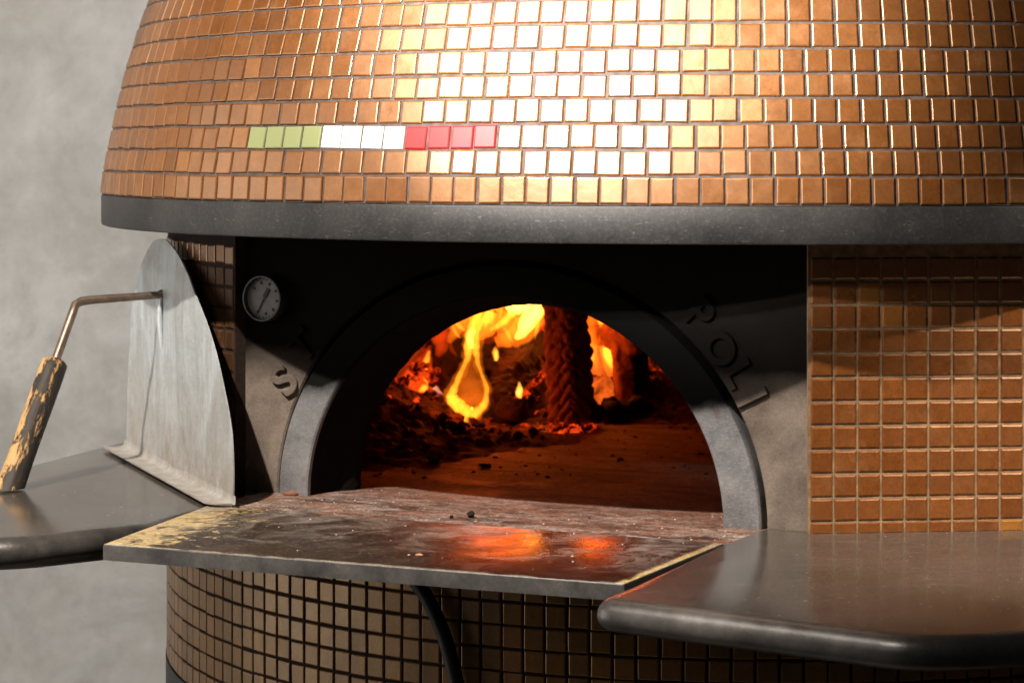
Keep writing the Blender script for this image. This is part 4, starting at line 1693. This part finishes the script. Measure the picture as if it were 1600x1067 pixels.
def f_right(bm):
    Y = 0.40
    r2 = random.Random(8)
    for k in range(30):
        x = r2.uniform(900, 992)
        y = r2.uniform(560, 592)
        lean = r2.uniform(-14, 2)
        w_ = r2.uniform(2.0, 5.0)
        q = r2.uniform(-0.05, 0.03)
        strand(bm, [(x, y, 0.5, q), (x + lean * 0.2, y - 12, w_, q), (x + lean * 0.6, y - 30, w_ * 1.2, q), (x + lean, y - 58, w_, q), (x + lean * 1.4, y - 95, w_ * 0.7, q), (x + lean * 1.6, y - 140, 0.6, q)], Y, r2.choice((0, 0, 0, 1)), 3, 0.6, 8)
    strand(bm, [(966, 578, 2), (967, 562, 3.2), (963, 545, 3.4), (955, 532, 3.0), (946, 526, 1.6), (938, 505, 2.4), (930, 470, 4), (925, 420, 3)], Y - 0.03, 1)
    strand(bm, [(930, 520, 8), (922, 480, 16), (912, 440, 18), (900, 390, 12)], Y + 0.02, 1)


def f_back(bm):
    r2 = random.Random(21)
    for k in range(34):
        x = r2.choice((r2.uniform(628, 720), r2.uniform(820, 1000), r2.uniform(900, 1000)))
        y = r2.uniform(575, 615)
        lean = r2.uniform(-14, 14)
        w_ = r2.uniform(5, 13)
        q = r2.uniform(-0.04, 0.06)
        strand(bm, [(x, y, 2, q), (x + lean * 0.2, y - 20, w_, q), (x + lean * 0.6, y - 55, w_ * 1.2, q), (x + lean, y - 95, w_, q), (x + lean * 1.4, y - 150, w_ * 0.5, q)], 0.50, 0, 3, 0.6, 10)


def f_mid(bm):
    strand(bm, [(776, 564, 2.5), (775, 556, 3.8), (774, 548, 3), (774, 541, 0.6)], 0.36, 0)
    strand(bm, [(776, 563, 1.4), (775, 555, 2.2), (775, 547, 1)], 0.345, 1)


def f_seam(bm):
    strand(bm, [(812, 622, 2), (812, 612, 4), (812, 604, 2.8), (811, 596, 0.6)], 0.17, 0)
    strand(bm, [(806, 626, 4), (818, 614, 4), (832, 600, 3.5), (842, 590, 2), (848, 570, 1.5), (842, 555, 1)], 0.21, 1)


flame('teardrop-shaped yellow flame with a dark orange middle', f_drop, [FL_VEIL, FL_RIM, FL_HOT, FL_GLOW])
flame('broad bright yellow flame licking along the top of the arch', f_top, [FL_BODY, FL_RIM, FL_HOT])
flame('curved orange flame with a bluish foot at the left of the fire', f_left, [FL_RED, FL_RIM, FL_BLUE])
flame('faint dark orange flame high at the left under the arch', f_left_high, [FL_RED])
flame('orange flame curling inside the right of the fire behind the logs', f_right, [FL_BODY, FL_RIM])
flame('dim red flames licking along the back of the oven chamber', f_back, [FL_BACK])
flame('tiny upright flame right of the teardrop flame', f_mid, [FL_RIM, FL_HOT])
flame('small white-hot flame over red embers left of the herringbone log', f_seam, [FL_HOT, FL_RED])

# light that the flames throw: lamps standing inside them
for nm, P, e, rds in (('fire_light', at(790, 500, 0.30), 1.25, 0.05), ('fire_light', at(735, 610, 0.12), 0.6, 0.03), ('fire_light', at(945, 545, 0.40), 0.35, 0.03), ('fire_light', at(668, 590, 0.35), 0.14, 0.02), ('fire_light', at(920, 470, 0.42), 1.1, 0.05)):
    l = bpy.data.lights.new(nm, 'POINT')
    l.energy = e
    l.color = (1.0, 0.085, 0.010)
    l.shadow_soft_size = rds
    o = bpy.data.objects.new(nm, l)
    COL.objects.link(o)
    o.location = P
print('tiles', nd, nn, nb)
